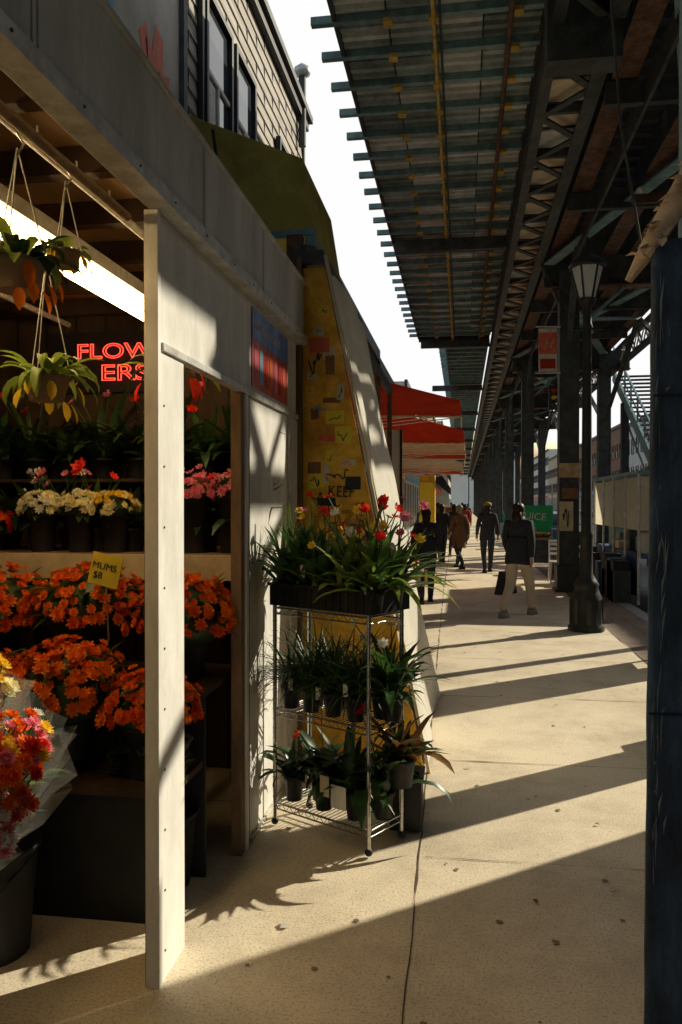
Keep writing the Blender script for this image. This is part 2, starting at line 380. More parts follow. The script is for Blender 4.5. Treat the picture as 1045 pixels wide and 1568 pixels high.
def leafy(name,c,h,spread,n,m1,m2,W=.05,pr=.07,ph=.12,fl=None,nf=0,fr=.035,parent=None,potm=None,elo=.5,ehi=1.45,mc=None):
    b=MB(); pot(b,c,pr,ph,potm or plastic_bk); z=c[2]+ph
    for i in range(n):
        a=R.uniform(0,6.283); el=R.uniform(elo,ehi); L=h*R.uniform(.5,1.15)
        b.leaf((c[0]+R.uniform(-.5,.5)*pr,c[1]+R.uniform(-.5,.5)*pr,z-.02),a,el,L,W*R.uniform(.5,1.25),R.uniform(.3,2.2)*spread,m1 if R.random()<.6 else m2,5,R.uniform(-.8,.8))
    for i in range(nf):
        a=R.uniform(0,6.283); q=R.uniform(.1,.7)*h; hz=h*R.uniform(.6,1.15)
        p=Vector((c[0]+q*math.cos(a),c[1]+q*math.sin(a),z+hz))
        b.tube([(c[0],c[1],z),(c[0]+q*.5*math.cos(a),c[1]+q*.5*math.sin(a),z+hz*.6),p],.003,leafM,5,False)
        b.flower(p,(math.cos(a)*.5+R.uniform(-.3,.3),math.sin(a)*.5-.4,.7),fr*R.uniform(.7,1.25),fl,7,2,mc,R.uniform(.2,.9))
    return b.build(name,parent)
for x,y,z,r in ((-1.30,3.60,.84,.26),(-1.78,3.62,.86,.29),(-2.3,3.66,.84,.28),(-2.85,3.62,.84,.28),(-3.4,3.6,.84,.28)):
    mums('orange_chrysanthemum',(x,y,z),r,pet_or,pet_or2,190,.030)
for x,y,z,r in ((-1.28,3.14,.54,.20),(-1.62,3.12,.60,.25),(-2.12,3.12,.56,.27),(-2.62,3.12,.54,.26),(-1.95,2.86,.62,.22)):
    mums('orange_chrysanthemum',(x,y,z),r,pet_or,pet_or2 if R.random()<.5 else pet_or,190,.030)
xs=-3.6; k=0
kinds=[(leafD,leafM,pet_red,4),(leafD,leafD,None,0),(leafM,leafD,pet_wh,6),(leafD,leafM,pet_pk,5)]
while xs<-1.15:
    kk=kinds[k%4]
    leafy('potted_plant',(xs,R.uniform(4.15,4.3),1.39),R.uniform(.24,.36),.9,36,kk[0],kk[1],.06,.075,.13,kk[2],kk[3],.038)
    xs+=.20; k+=1
xs=-3.5
kinds2=[(leafD,leafD,pet_red,3),(leafD,leafM,None,0),(leafD,leafD,pet_pk,3),(leafM,leafD,None,0)]
while xs<-1.15:
    kk=kinds2[(k*3+1)%4]
    leafy('potted_plant',(xs,4.6,1.80),R.uniform(.3,.46),.9,40,kk[0],kk[1],.06,.075,.13,kk[2],kk[3],.038)
    xs+=.22; k+=1
for x in (-2.28,-2.06,-1.86): mums('cream_chrysanthemum',(x,4.08,1.39),.12,pet_cr,pet_wh if x<-2 else pet_ye,70,.030,.08,.22)
mums('pink_chrysanthemum',(-1.42,4.1,1.39),.12,pet_pk,pet_pk,60,.030,.08,.30); mums('pink_chrysanthemum',(-1.22,4.12,1.39),.10,pet_pk,pet_wh,50,.030,.08,.33)
mums('red_chrysanthemum',(-2.85,4.1,1.39),.14,pet_red,pet_red,60,.034,.08,.16)
mums('red_chrysanthemum',(-2.6,4.1,1.39),.12,pet_red,pet_or2,50,.034,.08,.12)
def bucket(name,c,r,h,m=plastic_bk):
    b=MB(); b.lathe(c,[(r*.8,0),(r*.98,h*.95),(r*1.05,h*.96),(r*1.05,h),(r*.96,h),(r*.9,h*.6)],m,20)
    b.tube([(c[0]-r*1.04,c[1],c[2]+h*.93),(c[0]-r*.7,c[1]-r*.75,c[2]+h*.72),(c[0]+r*.7,c[1]-r*.75,c[2]+h*.72),(c[0]+r*1.04,c[1],c[2]+h*.93)],.003,plastic_bk,5)
    return b.build(name)
bucket('black_flower_bucket',(-1.72,2.70,0),.17,.40); bucket('black_flower_bucket',(-1.62,2.15,0),.12,.46); bucket('black_flower_bucket',(-1.30,3.3,0),.16,.32)
bucket('black_flower_bucket',(-2.2,2.6,0),.17,.42)
def bouquet(name,c,top,r,cols,n=40,fr=.04):
    b=MB(); c=Vector(c); top=Vector(top); ax=(top-c).normalized(); a=ax.orthogonal().normalized(); q=ax.cross(a)
    N=26; vs=[];fs=[]
    for i in range(7):
        t=i/6; rr=.03+(r*1.12-.03)*t**.9
        for k in range(N):
            an=6.283*k/N; w=1+.15*t*(1 if k%2 else -1)+R.uniform(-.08,.08)*t
            vs.append(c+ax*((top-c).length*1.02*t+ (R.uniform(-.03,.06) if i==6 else 0))+(a*math.cos(an)+q*math.sin(an))*rr*w)
    for i in range(6):
        for k in range(N): fs.append((i*N+k,i*N+(k+1)%N,(i+1)*N+(k+1)%N,(i+1)*N+k))
    b.mesh(vs,fs,cello)
    for i in range(n):
        rr=r*math.sqrt(R.random())*.92; an=R.uniform(0,6.283)
        off=(a*math.cos(an)+q*math.sin(an))
        p=top+off*rr+ax*(.07*(1-(rr/r)**2)+R.uniform(-.04,.03))
        b.tube([c+off*rr*.08,p],.0025,leafM,4,False)
        b.flower(p,ax+off*rr/r*.7,fr*R.uniform(.75,1.2),R.choice(cols),13,4)
    for i in range(30):
        an=R.uniform(0,6.283); off=(a*math.cos(an)+q*math.sin(an)); p=c.lerp(top,.7)+off*r*.5
        b.leaf(p,math.atan2(off.y,off.x),R.uniform(.2,1.2),.14,.035,R.uniform(0,.8),leafM,4)
    return b.build(name)
bouquet('wrapped_flower_bouquet',(-1.56,2.12,.46),(-1.17,1.86,1.0),.16,[pet_or,pet_ye,pet_or2,pet_red,pet_or,pet_pk],110,.026)
bouquet('wrapped_flower_bouquet',(-1.60,2.16,.5),(-1.40,2.05,1.14),.15,[pet_ye,pet_ye,pet_cr],80,.028)
bouquet('wrapped_flower_bouquet',(-1.56,2.1,.44),(-1.18,1.78,.86),.10,[pet_pk,pet_wh,pet_cr],55,.026)
bouquet('wrapped_flower_bouquet',(-1.72,2.70,.34),(-1.50,2.50,.86),.15,[leafD,leafM,pet_wh],16,.03)
bouquet('wrapped_flower_bouquet',(-1.72,2.70,.38),(-1.66,2.60,.82),.16,[leafD,leafD],14,.03)
bouquet('wrapped_flower_bouquet',(-1.30,3.28,.3),(-1.27,3.1,.62),.15,[leafD,leafM],14,.03)
bouquet('wrapped_flower_bouquet',(-2.2,2.6,.38),(-2.1,2.5,.86),.17,[leafD,pet_wh],14,.03)
def basket(name,c,top,r,fl,lm,n=26):
    b=MB(); pot(b,(c[0],c[1],c[2]),r,r*1.1,M('basket_brown',(.22,.15,.09),.6))
    for k in range(3):
        a=k*2.09+.4; b.tube([(c[0]+r*math.cos(a),c[1]+r*math.sin(a),c[2]+r*1.1),(c[0],c[1],top)],.002,trim_m,5,False)
    b.tube([(c[0],c[1],top-.02),(c[0]+.02,c[1],top+.01),(c[0],c[1],top+.04)],.004,chrome,5)
    for i in range(n):
        a=R.uniform(0,6.283); b.leaf((c[0]+r*.6*math.cos(a),c[1]+r*.6*math.sin(a),c[2]+r),a,R.uniform(.1,1.3),r*R.uniform(1.0,2.3),.034,R.uniform(1.0,2.8),lm if i%3 else leafL,6,R.uniform(-.6,.6))
    for i in range(9):
        a=R.uniform(0,6.283); q=r*R.uniform(.9,1.5)
        b.leaf((c[0]+q*math.cos(a),c[1]+q*math.sin(a),c[2]+r*R.uniform(-.2,1.1)),a,-1.1,r*.9,r*.42,.5,fl,4)
    return b.build(name)
basket('hanging_basket',(-1.20,2.02,2.23),2.62,.075,pet_or,leafD,38)
basket('hanging_basket',(-1.18,2.25,2.36),2.62,.045,pet_ye,leafM,14)
basket('hanging_basket',(-1.52,2.75,2.03),2.55,.085,pet_ye,leafL,44)
basket('hanging_basket',(-1.30,3.45,2.14),2.60,.10,pet_red,leafD,36)
basket('hanging_basket',(-2.3,3.2,2.2),2.80,.10,pet_red,leafM,36)
ps=group('price_sign',(-1.55,3.3,1.2))
s=MB(); Mx=Matrix.Translation((-1.55,3.3,1.36))@Matrix.Rotation(.22,4,'Y')
s.box(-.07,.07,-.003,.003,-.07,.07,yellow,Mx); s.tube([(-1.55,3.305,1.32),(-1.54,3.31,1.05)],.004,wood,5); s.build('card',ps)
text('card_text','MUMS\n $8',(-1.61,3.294,1.375),(math.pi/2,.22,0),.042,inkb,ps,.001)

# ------------------------------------------------------------------ wire rack
rk=group('wire_plant_rack',(-.68,3.95,0))
U=Vector((.866,-.5,0)).normalized(); V=Vector((.5,.866,0)); O=Vector((-.95,3.98,0)); Wd,Dp=.60,.27
s=MB()
def RP(u,v,z): return O+U*u+V*v+Vector((0,0,z))
for u in (0,Wd):
    for v in (0,Dp):
        s.tube([RP(u,v,.02),RP(u,v,1.16)],.011,chrome,8); s.ball(RP(u,v,.025),.02,plastic_bk,8)
        for z in [.1+.05*i for i in range(21)]: s.tube([RP(u,v,z),RP(u,v,z+.004)],.0125,chrome,8,False)
for z in (.12,.60,1.12):
    for v in (0,Dp):
        s.tube([RP(0,v,z),RP(Wd,v,z)],.005,chrome,6); s.tube([RP(0,v,z-.03),RP(Wd,v,z-.03)],.004,chrome,6)
        s.tube([RP(Wd*i/24,v,z-(.03 if i%2 else 0)) for i in range(25)],.0025,chrome,4)
    for u in (0,Wd):
        s.tube([RP(u,0,z),RP(u,Dp,z)],.005,chrome,6); s.tube([RP(u,0,z-.03),RP(u,Dp,z-.03)],.004,chrome,6)
    for i in range(1,24): s.tube([RP(Wd*i/24,0,z),RP(Wd*i/24,Dp,z)],.002,chrome,4,False)
s.build('wire_shelves',rk)
s=MB()
Mr=Matrix.Translation(O)@Matrix((( U.x,V.x,0,0),(U.y,V.y,0,0),(0,0,1,0),(0,0,0,1)))
def rbox(u0,u1,v0,v1,z0,z1,m): s.box(u0,u1,v0,v1,z0,z1,m,Mr)
rbox(-.01,Wd+.02,-.02,-.012,1.135,1.25,plastic_bk); rbox(-.01,Wd+.02,Dp+.02,Dp+.028,1.135,1.25,plastic_bk)
rbox(-.018,-.01,-.02,Dp+.03,1.135,1.25,plastic_bk); rbox(Wd+.02,Wd+.028,-.02,Dp+.03,1.135,1.25,plastic_bk)
rbox(-.01,Wd+.02,-.011,Dp+.019,1.135,1.142,plastic_bk)
for i in range(13): rbox(.02+i*.046,.035+i*.046,-.028,-.0205,1.14,1.245,plastic_bk)
rbox(-.02,Wd+.03,-.032,-.0285,1.235,1.252,plastic_bk)
s.build('nursery_tray',rk,.002)
for i in range(7):
    for jv in (0,1):
        c=RP(.03+i*.095,.05+jv*.16,1.145); right=i/6
        fl=[pet_ye,pet_pk,pet_ye,pet_red,pet_wh,pet_red,pet_red][(i+jv*2)%7]
        leafy('potted_tulip_plant',c,R.uniform(.26,.40),.75,32,leafM if right<.55 else leafL,leafD if right<.6 else leafM,.042,.045,.09,fl,5 if i>3 else 2,.030,elo=.35 if i>4 else .6,ehi=1.5)
for i in range(5):
    b=MB(); c=RP(.02+i*.06,.02+.04*(i%2),1.2)
    b.tube([c,c+Vector((R.uniform(-.02,.02),0,.18)),c+Vector((R.uniform(-.04,.04),0,R.uniform(.36,.50)))],[.016,.013,.004],leafL,7)
    for q in range(5): b.leaf(c+Vector((0,0,.15)),R.uniform(0,6.3),1.2,.24,.02,.6,leafM,4)
    b.build('stem_plant')
for i in range(8):
    leafy('potted_grass_plant',RP(.05+i*.07,.07+.12*(i%2),.605),R.uniform(.28,.42),1.0,100,leafD,leafD if i<4 else leafM,.011,.055,.12,elo=.5,ehi=1.5)
leafy('potted_lily_plant',RP(Wd+.03,.15,.62),.36,.9,60,leafD,leafM,.045,.06,.12,pet_wh,4,.028)
for i in range(6):
    leafy('potted_anthurium_plant',RP(.06+i*.10,.08+.09*(i%2),.125),R.uniform(.26,.38),1.0,28,leafD,leafM if i>2 else leafD,.055,.055,.13,pet_red,2 if i>1 else 0,.032)
leafy('potted_croton_plant',RP(Wd+.06,.18,.3),.28,1.0,44,M('leaf_bronze',(.22,.11,.035),.4,var=.5,trans=.3),leafD,.05,.07,.14)
s=MB(); s.box(.40,.49,-.035,-.033,.20,.31,paper,Mr); s.box(.33,.385,-.033,-.031,.24,.34,board_cr,Mr)
for u,z in ((.12,.72),(.3,.70),(.47,.74),(.2,1.29),(.44,1.30)): s.box(u,u+.03,-.03,-.0285,z,z+.06,paper,Mr)
s.build('plant_price_tags',rk)
s=MB(); s.box(-.36,-.20,3.98,4.16,.01,.28,plastic_bk); s.box(-.37,-.19,3.97,4.17,.26,.285,black); s.build('plant_crate',None,.004)

# ------------------------------------------------------------------ orange sided stand with sloping tarp
st=group('tarp_covered_stand',(-.6,6,0))
s=MB()
Y0,Y1=4.95,7.1
P=[(-1.0,0),(-.235,0),(-.86,3.14),(-1.0,3.14)]
s.mesh([(x,Y0,z) for x,z in P]+[(x,Y0+.03,z) for x,z in P],[(0,1,2,3),(7,6,5,4),(0,4,5,1),(1,5,6,2),(2,6,7,3),(3,7,4,0)],orange_w)
s.build('orange_side_wall',st)
s=MB()
n=28;mm=22;vs=[];fs=[]
for i in range(n+1):
    for k in range(mm+1):
        t=i/n;q=k/mm; x=-.215-.63*t; z=3.2*t; y=Y0-.03+(Y1-Y0)*q
        x+=(.03*math.sin(q*9+t*3)+.012*math.sin(q*23-t*6))*(1-abs(2*t-1)*.5)+.02*noise.noise(Vector((q*6,t*6,1)))
        y+=.04*noise.noise(Vector((t*7,3,q)))
        if i==0: z=.01+.05*abs(noise.noise(Vector((q*9,2,3))))
        vs.append((x,y,z))
for i in range(n):
    for k in range(mm): a=i*(mm+1)+k; fs.append((a,a+1,a+mm+2,a+mm+1))
s.mesh(vs,fs,tarp_w,True); s.build('sloping_tarp',st)
s=MB(); s.box(-1.05,-.86,Y0-.04,Y1,3.16,3.24,steel_dk); s.bar((-.2,Y0-.05,.0),(-.845,Y0-.05,3.2),.03,.02,board_cr)
s.box(-1.02,-.24,Y0+.05,Y1,.0,.04,wood_dk); s.box(-1.10,-1.02,4.92,4.99,0,3.2,steel_rust); s.box(-1.03,-1.0,4.90,4.93,0,3.2,jamb_br)
s.build('stand_frame',st,.003)
s=MB()
for (x,z,w,h,mm_,nn) in ((-.97,2.45,.10,.16,inkb,9),(-.95,2.22,.12,.08,inkbl,7),(-.86,1.80,.18,.07,inkb,8),(-.96,1.60,.2,.12,inkb,11),(-.98,1.40,.3,.10,inkb,9),(-.9,1.28,.3,.09,inkb,9),(-.5,.55,.2,.15,inkb,8)):
    scribble(s,(x,Y0-.003,z),(1,0,0),(0,0,1),w,h,mm_,nn,.008)
brn=M('paint_brown',(.25,.12,.05),.6)
rs=random.Random(5)
taken=[]
for i in range(150):
    z=1.25+1.6*rs.random()**1.5; w=rs.uniform(.03,.13); h=rs.uniform(.03,.12); xr=-.24-.2*z-.03; x=rs.uniform(-.985,max(-.98,xr-w))
    if x+w>xr or any(abs(x-a)<.08 and abs(z-b)<.08 for a,b in taken): continue
    taken.append((x,z)); m_=rs.choice([paper,inkb,inkr,board_cr,brn,brn,yellow,board_cr,yellow])
    s.mesh([(x,Y0-.0015-.0002*(i%5),z),(x+w,Y0-.0015-.0002*(i%5),z+rs.uniform(-.01,.01)),(x+w,Y0-.0015-.0002*(i%5),z+h),(x+rs.uniform(-.006,.006),Y0-.0015-.0002*(i%5),z+h)],[(0,1,2,3)],m_)
    if m_ in (paper,board_cr,yellow): scribble(s,(x+.008,Y0-.005,z+.01),(1,0,0),(0,0,1),w*.75,h*.7,rs.choice([inkb,inkr,inkb]),6,.005,rs)
s.build('stickers_and_graffiti',st)
text('graffiti_tag','KEEF',(-.84,Y0-.006,1.70),(math.pi/2,.05,0),.10,inkb,st,.001,0,True,.8)
text('graffiti_tag_b','YOZO',(-.95,Y0-.006,1.50),(math.pi/2,-.05,0),.14,brn,st,.001,.002,False)

# ------------------------------------------------------------------ olive awning
s=MB()
prof=[(-2.58,3.35),(-.96,3.42),(-1.04,3.92),(-2.58,4.60)]
ya,yb=5.15,6.3
s.mesh([(x,ya,z) for x,z in prof]+[(x,yb,z) for x,z in prof],[(0,1,2,3),(7,6,5,4),(0,4,5,1),(1,5,6,2),(2,6,7,3),(3,7,4,0)],olive)
s.bar((-2.5,ya-.02,3.36),(-.95,ya-.02,3.43),.03,.05,steel_tl); s.bar((-1.55,ya-.012,3.43),(-1.65,ya-.012,4.15),.012,.02,black)
s.box(-1.02,-.95,5.12,6.3,3.33,3.41,steel_tl)
s.build('olive_awning',None,.01)
s=MB()
s.box(-1.12,-1.02,5.02,5.09,0,3.38,steel_rust); s.tube([(-1.0,5.0,1.2),(-1.0,5.0,3.3)],.02,steel_dk,8)
s.build('awning_post')

# ------------------------------------------------------------------ buildings left
def window(mb,X,y0,y1,z0,z1,sash=curt,dirx=1):
    f=.06
    a,b=sorted((X+.004*dirx,X+.07*dirx))
    mb.box(a,b,y0-f,y0,z0-f,z1+f,black); mb.box(a,b,y1,y1+f,z0-f,z1+f,black); mb.box(a,b,y0,y1,z0-f,z0,black); mb.box(a,b,y0,y1,z1,z1+f,black)
    a2,b2=sorted((X+.005*dirx,X+.02*dirx)); mb.box(a2,b2,y0,y1,z0,z1,glass_dk)
    a3,b3=sorted((X+.021*dirx,X+.045*dirx)); zm=(z0+z1)/2; mb.box(a3,b3,y0,y1,zm-.02,zm+.02,sash); ym=(y0+y1)/2; mb.box(a3,b3,ym-.02,ym+.02,z0,zm-.021,sash)
    a4,b4=sorted((X+.0205*dirx,X+.026*dirx)); mb.box(a4,b4,y0+.05,ym-.06,z0+.06,zm-.06,sash)
bl=group('grey_corner_building',(-6,5,0)); XB=-2.6
s=MB(); s.box(-12,XB,-30,7.2,3.05,7.9,stucco); s.box(-12,XB,7.2,12.8,0,7.9,siding); s.box(-12,XB,4.9,7.19,0,3.04,stucco); s.box(-12,-1.05,-30,-2.1,0,3.04,stucco)
s.build('walls',bl)
s=MB()
for i in range(27):
    z=3.1+i*.18; s.mesh([(XB+.004,7.21,z+.175),(XB+.022,7.21,z),(XB+.022,12.82,z),(XB+.004,12.82,z+.175),(XB+.004,7.21,z),(XB+.004,12.82,z)],[(0,1,2,3),(1,4,5,2)],siding)
    for q in range(7):
        y=7.3+q*.85+.4*(i%2); s.box(XB+.012,XB+.0245,y,y+.012,z,z+.17,black)
s.box(XB+.002,XB+.05,7.10,7.2,3.05,7.9,steel_dk); s.box(XB+.001,XB+.05,12.75,12.84,0,7.9,steel_dk)
s.box(-12.1,XB+.16,-30,12.95,7.9,8.0,steel_dk); s.box(-12.1,XB+.10,-30,12.9,7.76,7.898,black)
s.tube([(XB+.09,12.4,7.3),(XB+.09,12.4,8.45)],.06,steel_dk,10); s.lathe((XB+.09,12.4,8.4),[(.06,0),(.13,.03),(.13,.12),(.03,.2)],trim_m,10)
s.build('siding_and_cornice',bl)
s=MB()
for y0,y1,z0,z1 in ((7.7,8.5,5.3,6.75),(8.75,9.5,5.3,6.75),(10.9,11.7,5.35,6.7),(3.2,4.2,5.5,7.1)): window(s,XB+.028,y0,y1,z0,z1)
s.box(XB+.03,XB+.06,7.5,9.7,5.1,5.2,black); s.box(XB+.03,XB+.08,7.55,7.62,5.2,6.9,black)
s.build('windows',bl)
s=MB()
blob(s,(XB+.003,5.0,4.9),(0,1,0),(0,0,1),[(0,0),(.55,.1),(.7,.5),(.6,2.5),(0,2.4)],inkbl)
blob(s,(XB+.004,6.32,4.95),(0,1,0),(0,0,1),[(-.1,0),(.30,-.1),(.5,.2),(.52,.5),(.36,.45),(.38,.75),(.2,.8),(.12,.5),(0,.7),(-.15,.55),(-.05,.35),(-.2,.25)],inkr)
scribble(s,(XB+.006,6.22,5.0),(0,1,0),(0,0,1),.6,.55,inkb,9,.02)
blob(s,(XB+.003,6.0,4.5),(0,1,0),(0,0,1),[(0,0),(.8,.1),(1.1,0),(1.1,.35),(.8,.42),(.3,.4)],inkt)
s.build('mural_paint',bl)
brick=M('brick_brown',(.26,.14,.09),.85,var=.3,scale=12,grime=.3); tan=M('stucco_tan',(.50,.43,.33),.85,var=.15,grime=.3); pale=M('facade_pale',(.60,.60,.56),.8,var=.1,grime=.2)
def rowbuilding(name,x0,x1,y0,y1,h,m,side=1,front=None,floors=2):
    gr=group(name,((x0+x1)/2,(y0+y1)/2,0)); s=MB(); s.box(x0,x1,y0+.01,y1-.01,-.1,h,m)
    X=x1 if side>0 else x0
    a,b=sorted((X,X+.14*side)); s.box(a,b,y0,y1,h-.25,h+.08,steel_dk)
    a,b=sorted((X+.002*side,X+.05*side)); s.box(a,b,y0+.25,y1-.25,2.75,3.3,front or inkt)
    s.build('walls',gr); s=MB()
    n=max(1,int((y1-y0)/1.9))
    for f in range(1,floors):
        for i in range(n):
            yc=y0+(i+.5)*(y1-y0)/n; 
            if 3.7+(f-1)*2.7+1.4<h: window(s,X,yc-.42,yc+.42,3.75+(f-1)*2.7,min(h-.35,3.75+(f-1)*2.7+1.4),curt,side)
    a,b=sorted((X+.002*side,X+.03*side))
    for i in range(n):
        yc=y0+(i+.5)*(y1-y0)/n; s.box(a,b,yc-.75,yc+.75,.5,2.6,glass_dk); a2,b2=sorted((X+.031*side,X+.06*side)); s.box(a2,b2,yc-.04,yc+.04,.4,2.7,trim_m)
    s.build('windows_and_shopfront',gr)
rowbuilding('grey_store_building',-12,XB,12.9,24,6.2,siding,1,inkr)
rowbuilding('brick_store_building',-12,XB,24,36,6.0,brick,1,board_cr)
rowbuilding('pale_store_building',-12,XB,36,60,7.2,pale,1,inkbl)
rowbuilding('brick_store_building',-12,XB,60,100,9.5,brick,1,inkr,3)
rowbuilding('tan_store_building',-12,XB,100,180,12,tan,1,inkt,3)
y=-44
i=0
for L,h,m_ in ((24,20,pale),(14,21,brick),(19.5,21,tan),(12.5,9.9,pale),(14,9.6,brick),(20,9.8,tan),(24,9.4,pale),(30,9.8,brick),(40,10,tan),(60,12,pale)):  # near blocks, out of view, made extra tall to cut skylight
    rowbuilding(['brick','tan','pale'][[brick,tan,pale].index(m_)]+'_store_building',16,26,y,y+L,h,m_,-1,[inkr,inkbl,board_cr][i%3],3 if h<11 else 6); y+=L; i+=1
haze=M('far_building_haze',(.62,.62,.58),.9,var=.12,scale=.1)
s=MB()
for i in range(12): s.box(-40+i*7,-33.3+i*7,240,255,-.1,R.uniform(8,16),haze)
s.build('distant_buildings')
s=MB()
for i in range(5):
    y0=7.3+i*1.12
    s.face([(-2.55,y0,4.3),(-2.55,y0+1.1,4.3),(-1.15,y0+1.1,3.55),(-1.15,y0,3.55)],fascia_m if i%2 else siding)
s.box(-1.2,-1.12,7.25,12.9,3.42,3.54,steel_dk)
for yy in (7.3,9.2,11.0,12.8): s.box(-1.2,-1.13,yy,yy+.07,0,3.41,steel_rust)
s.build('sidewalk_shed_roof')

# ------------------------------------------------------------------ red awnings + stalls
def awning(name,y0,y1,z0,z1,xo,m,mv):
    s=MB(); n=8
    for i in range(n):
        a=y0+(y1-y0)*i/n; b=y0+(y1-y0)*(i+1)/n
        s.face([(XB+.05,a,z1),(XB+.05,b,z1),(xo,b,z0),(xo,a,z0)],m)
        d=.26+ (.04 if i%2 else 0)
        s.face([(xo+.003,a,z0),(xo+.003,b,z0),(xo+.03,b,z0-d),(xo+.03,a,z0-d)],mv)
    K=10; tp=[Vector((XB+.05,y0,z1)).lerp(Vector((xo,y0,z0)),k/K) for k in range(K+1)]; bt=[Vector((XB+.05,y0-.05*(k%2),z0-.22+.02*(k%2))).lerp(Vector((xo+.03,y0-.05*(k%2),z0-.29+.03*(k%2))),k/K) for k in range(K+1)]
    s.mesh(tp+bt,[(k,k+1,K+2+k,K+1+k) for k in range(K)],m,True)
    for x,z in ((xo,z0-.02),(xo+.02,z0-.24),((XB+xo)/2,(z0+z1)/2-.03)): s.tube([(x,y0,z),(x,y1,z)],.015,trim_m,6)
    for q in range(5):
        yy=y0+.02+(y1-y0-.04)*q/4
        s.tube([(XB+.05,yy,z0-.3),(xo,yy,z0-.03)],.012,trim_m,6)
    s.tube([(XB+.05,y0-.01,z0-.23),(xo+.03,y0-.01,z0-.28)],.022,creamcl,6)
    return s.build(name)
awning('red_awning',14.0,16.4,3.45,4.15,-.04,redcl,redcl)
awning('red_awning',16.7,19.3,3.18,3.9,.02,redcl,creamcl)
awning('red_awning',19.6,22.4,3.15,3.8,.06,creamcl,redcl)
awning('red_awning',22.8,27,3.2,3.9,.05,redcl,creamcl)
awning('cream_awning',28,33,3.1,3.8,-.0,creamcl,redcl)
awning('red_awning',34,40,3.2,3.9,-.1,redcl,redcl)
for yy,c in ((9.2,board_cr),(11.6,trim_m)):
    s=MB(); s.box(-1.5,-.62,yy,yy+1.8,.55,.60,wood); s.box(-1.5,-.60,yy-.02,yy,.5,.72,c)
    for x in (-1.45,-.68):
        for q in (yy+.05,yy+1.7): s.box(x,x+.05,q,q+.05,0,.55,wood_dk)
    for i in range(130): s.ball((R.uniform(-1.45,-.67),R.uniform(yy+.05,yy+1.75),.65+R.uniform(0,.10)),.045,R.choice([pet_or,pet_red,pet_ye,leafL]),6)
    s.build('produce_stand')
s=MB(); s.box(-.88,-.56,16.4,16.9,0,2.25,orange_w); s.box(-.86,-.58,16.39,16.398,1.2,2.1,yellow); s.box(-.8,-.64,16.38,16.389,.3,.9,steel_dk); s.build('orange_vending_cabinet',None,.02)
s=MB(); s.box(-2.5,-1.0,13.4,13.45,0,2.9,panel_white); s.box(-1.04,-1.0,13.36,13.399,0,2.9,wood_dk); s.box(-2.2,-1.3,13.37,13.398,1.0,2.2,inkbl); s.build('white_partition_wall')

# ------------------------------------------------------------------ elevated railway
el=group('elevated_railway',(1.5,20,0))
ZD=7.0
s=MB()
XL,XR=-1.38,.85
pans=[-1.38,-.82,-.30,.22,.85]
y=-5.0
while y<25.4:
    for a,b in zip(pans[:-1],pans[1:]):
        m_=R.choice([deckA,deckA,deckB,deckC])
        nr=4; st_=.68/nr
        for i in range(nr):
            yy=y+i*st_
            m2=R.choice([deckB,deckC]) if R.random()<.15 else m_
            zs=[ZD,ZD,ZD-.05,ZD-.05,ZD]; yz=[yy,yy+st_*.3,yy+st_*.42,yy+st_*.88,yy+st_]
            for q in range(4): s.face([(a+.01,yz[q],zs[q]),(b-.01,yz[q],zs[q]),(b-.01,yz[q+1],zs[q+1]),(a+.01,yz[q+1],zs[q+1])],m2)
    y+=.68
s.box(XL,1.04,-5,25.4,ZD+.03,ZD+.08,steel_dk); s.box(XL,4.4,-60,-5.02,ZD,ZD+.1,steel_dk)
s.build('platform_pan_underside',el)
s=MB(); y=-5.0
while y<25.4:
    s.box(XL-.26,XR,y-.04,y+.04,ZD-.14,ZD-.055,steel_tl)
    for x in (-.80,-.31,.58): s.box(x-.05,x+.05,y-.06,y+.06,ZD-.19,ZD-.142,yel_rust)
    y+=.68
s.box(XL-.02,XL+.02,-5,25.4,ZD-.13,ZD+.25,steel_dk)
s.tube([(-.31,-5,ZD-.21),(-.31,25.4,ZD-.21)],.022,yel_rust,8)
s.tube([(-.24,-5,ZD-.20),(-.24,25.4,ZD-.20)],.015,steel_dk,8)
s.tube([(.50,-5,ZD-.21),(.50,25.4,ZD-.21)],.03,steel_rust,8)
s.build('platform_joists',el)
def lattice(mb,X,y0,y1,zb,zt,m,mc,pitch=.85,w=.3):
    mb.box(X-w/2,X+w/2,y0,y1,zt-.03,zt,mc); mb.box(X-.02,X+.02,y0,y1,zt-.12,zt-.03,mc)
    mb.box(X-w/2,X+w/2,y0,y1,zb,zb+.03,mc); mb.box(X-.02,X+.02,y0,y1,zb+.03,zb+.14,mc)
    y=y0;i=0
    while y+pitch<=y1:
        a,b=(zb+.1,zt-.1) if i%2==0 else (zt-.1,zb+.1)
        mb.bar((X-.03,y,a),(X-.03,y+pitch,b),.08,.02,m,(1,0,0)); mb.bar((X+.035,y,a),(X+.035,y+pitch,b),.08,.02,mc,(1,0,0))
        y+=pitch;i+=1
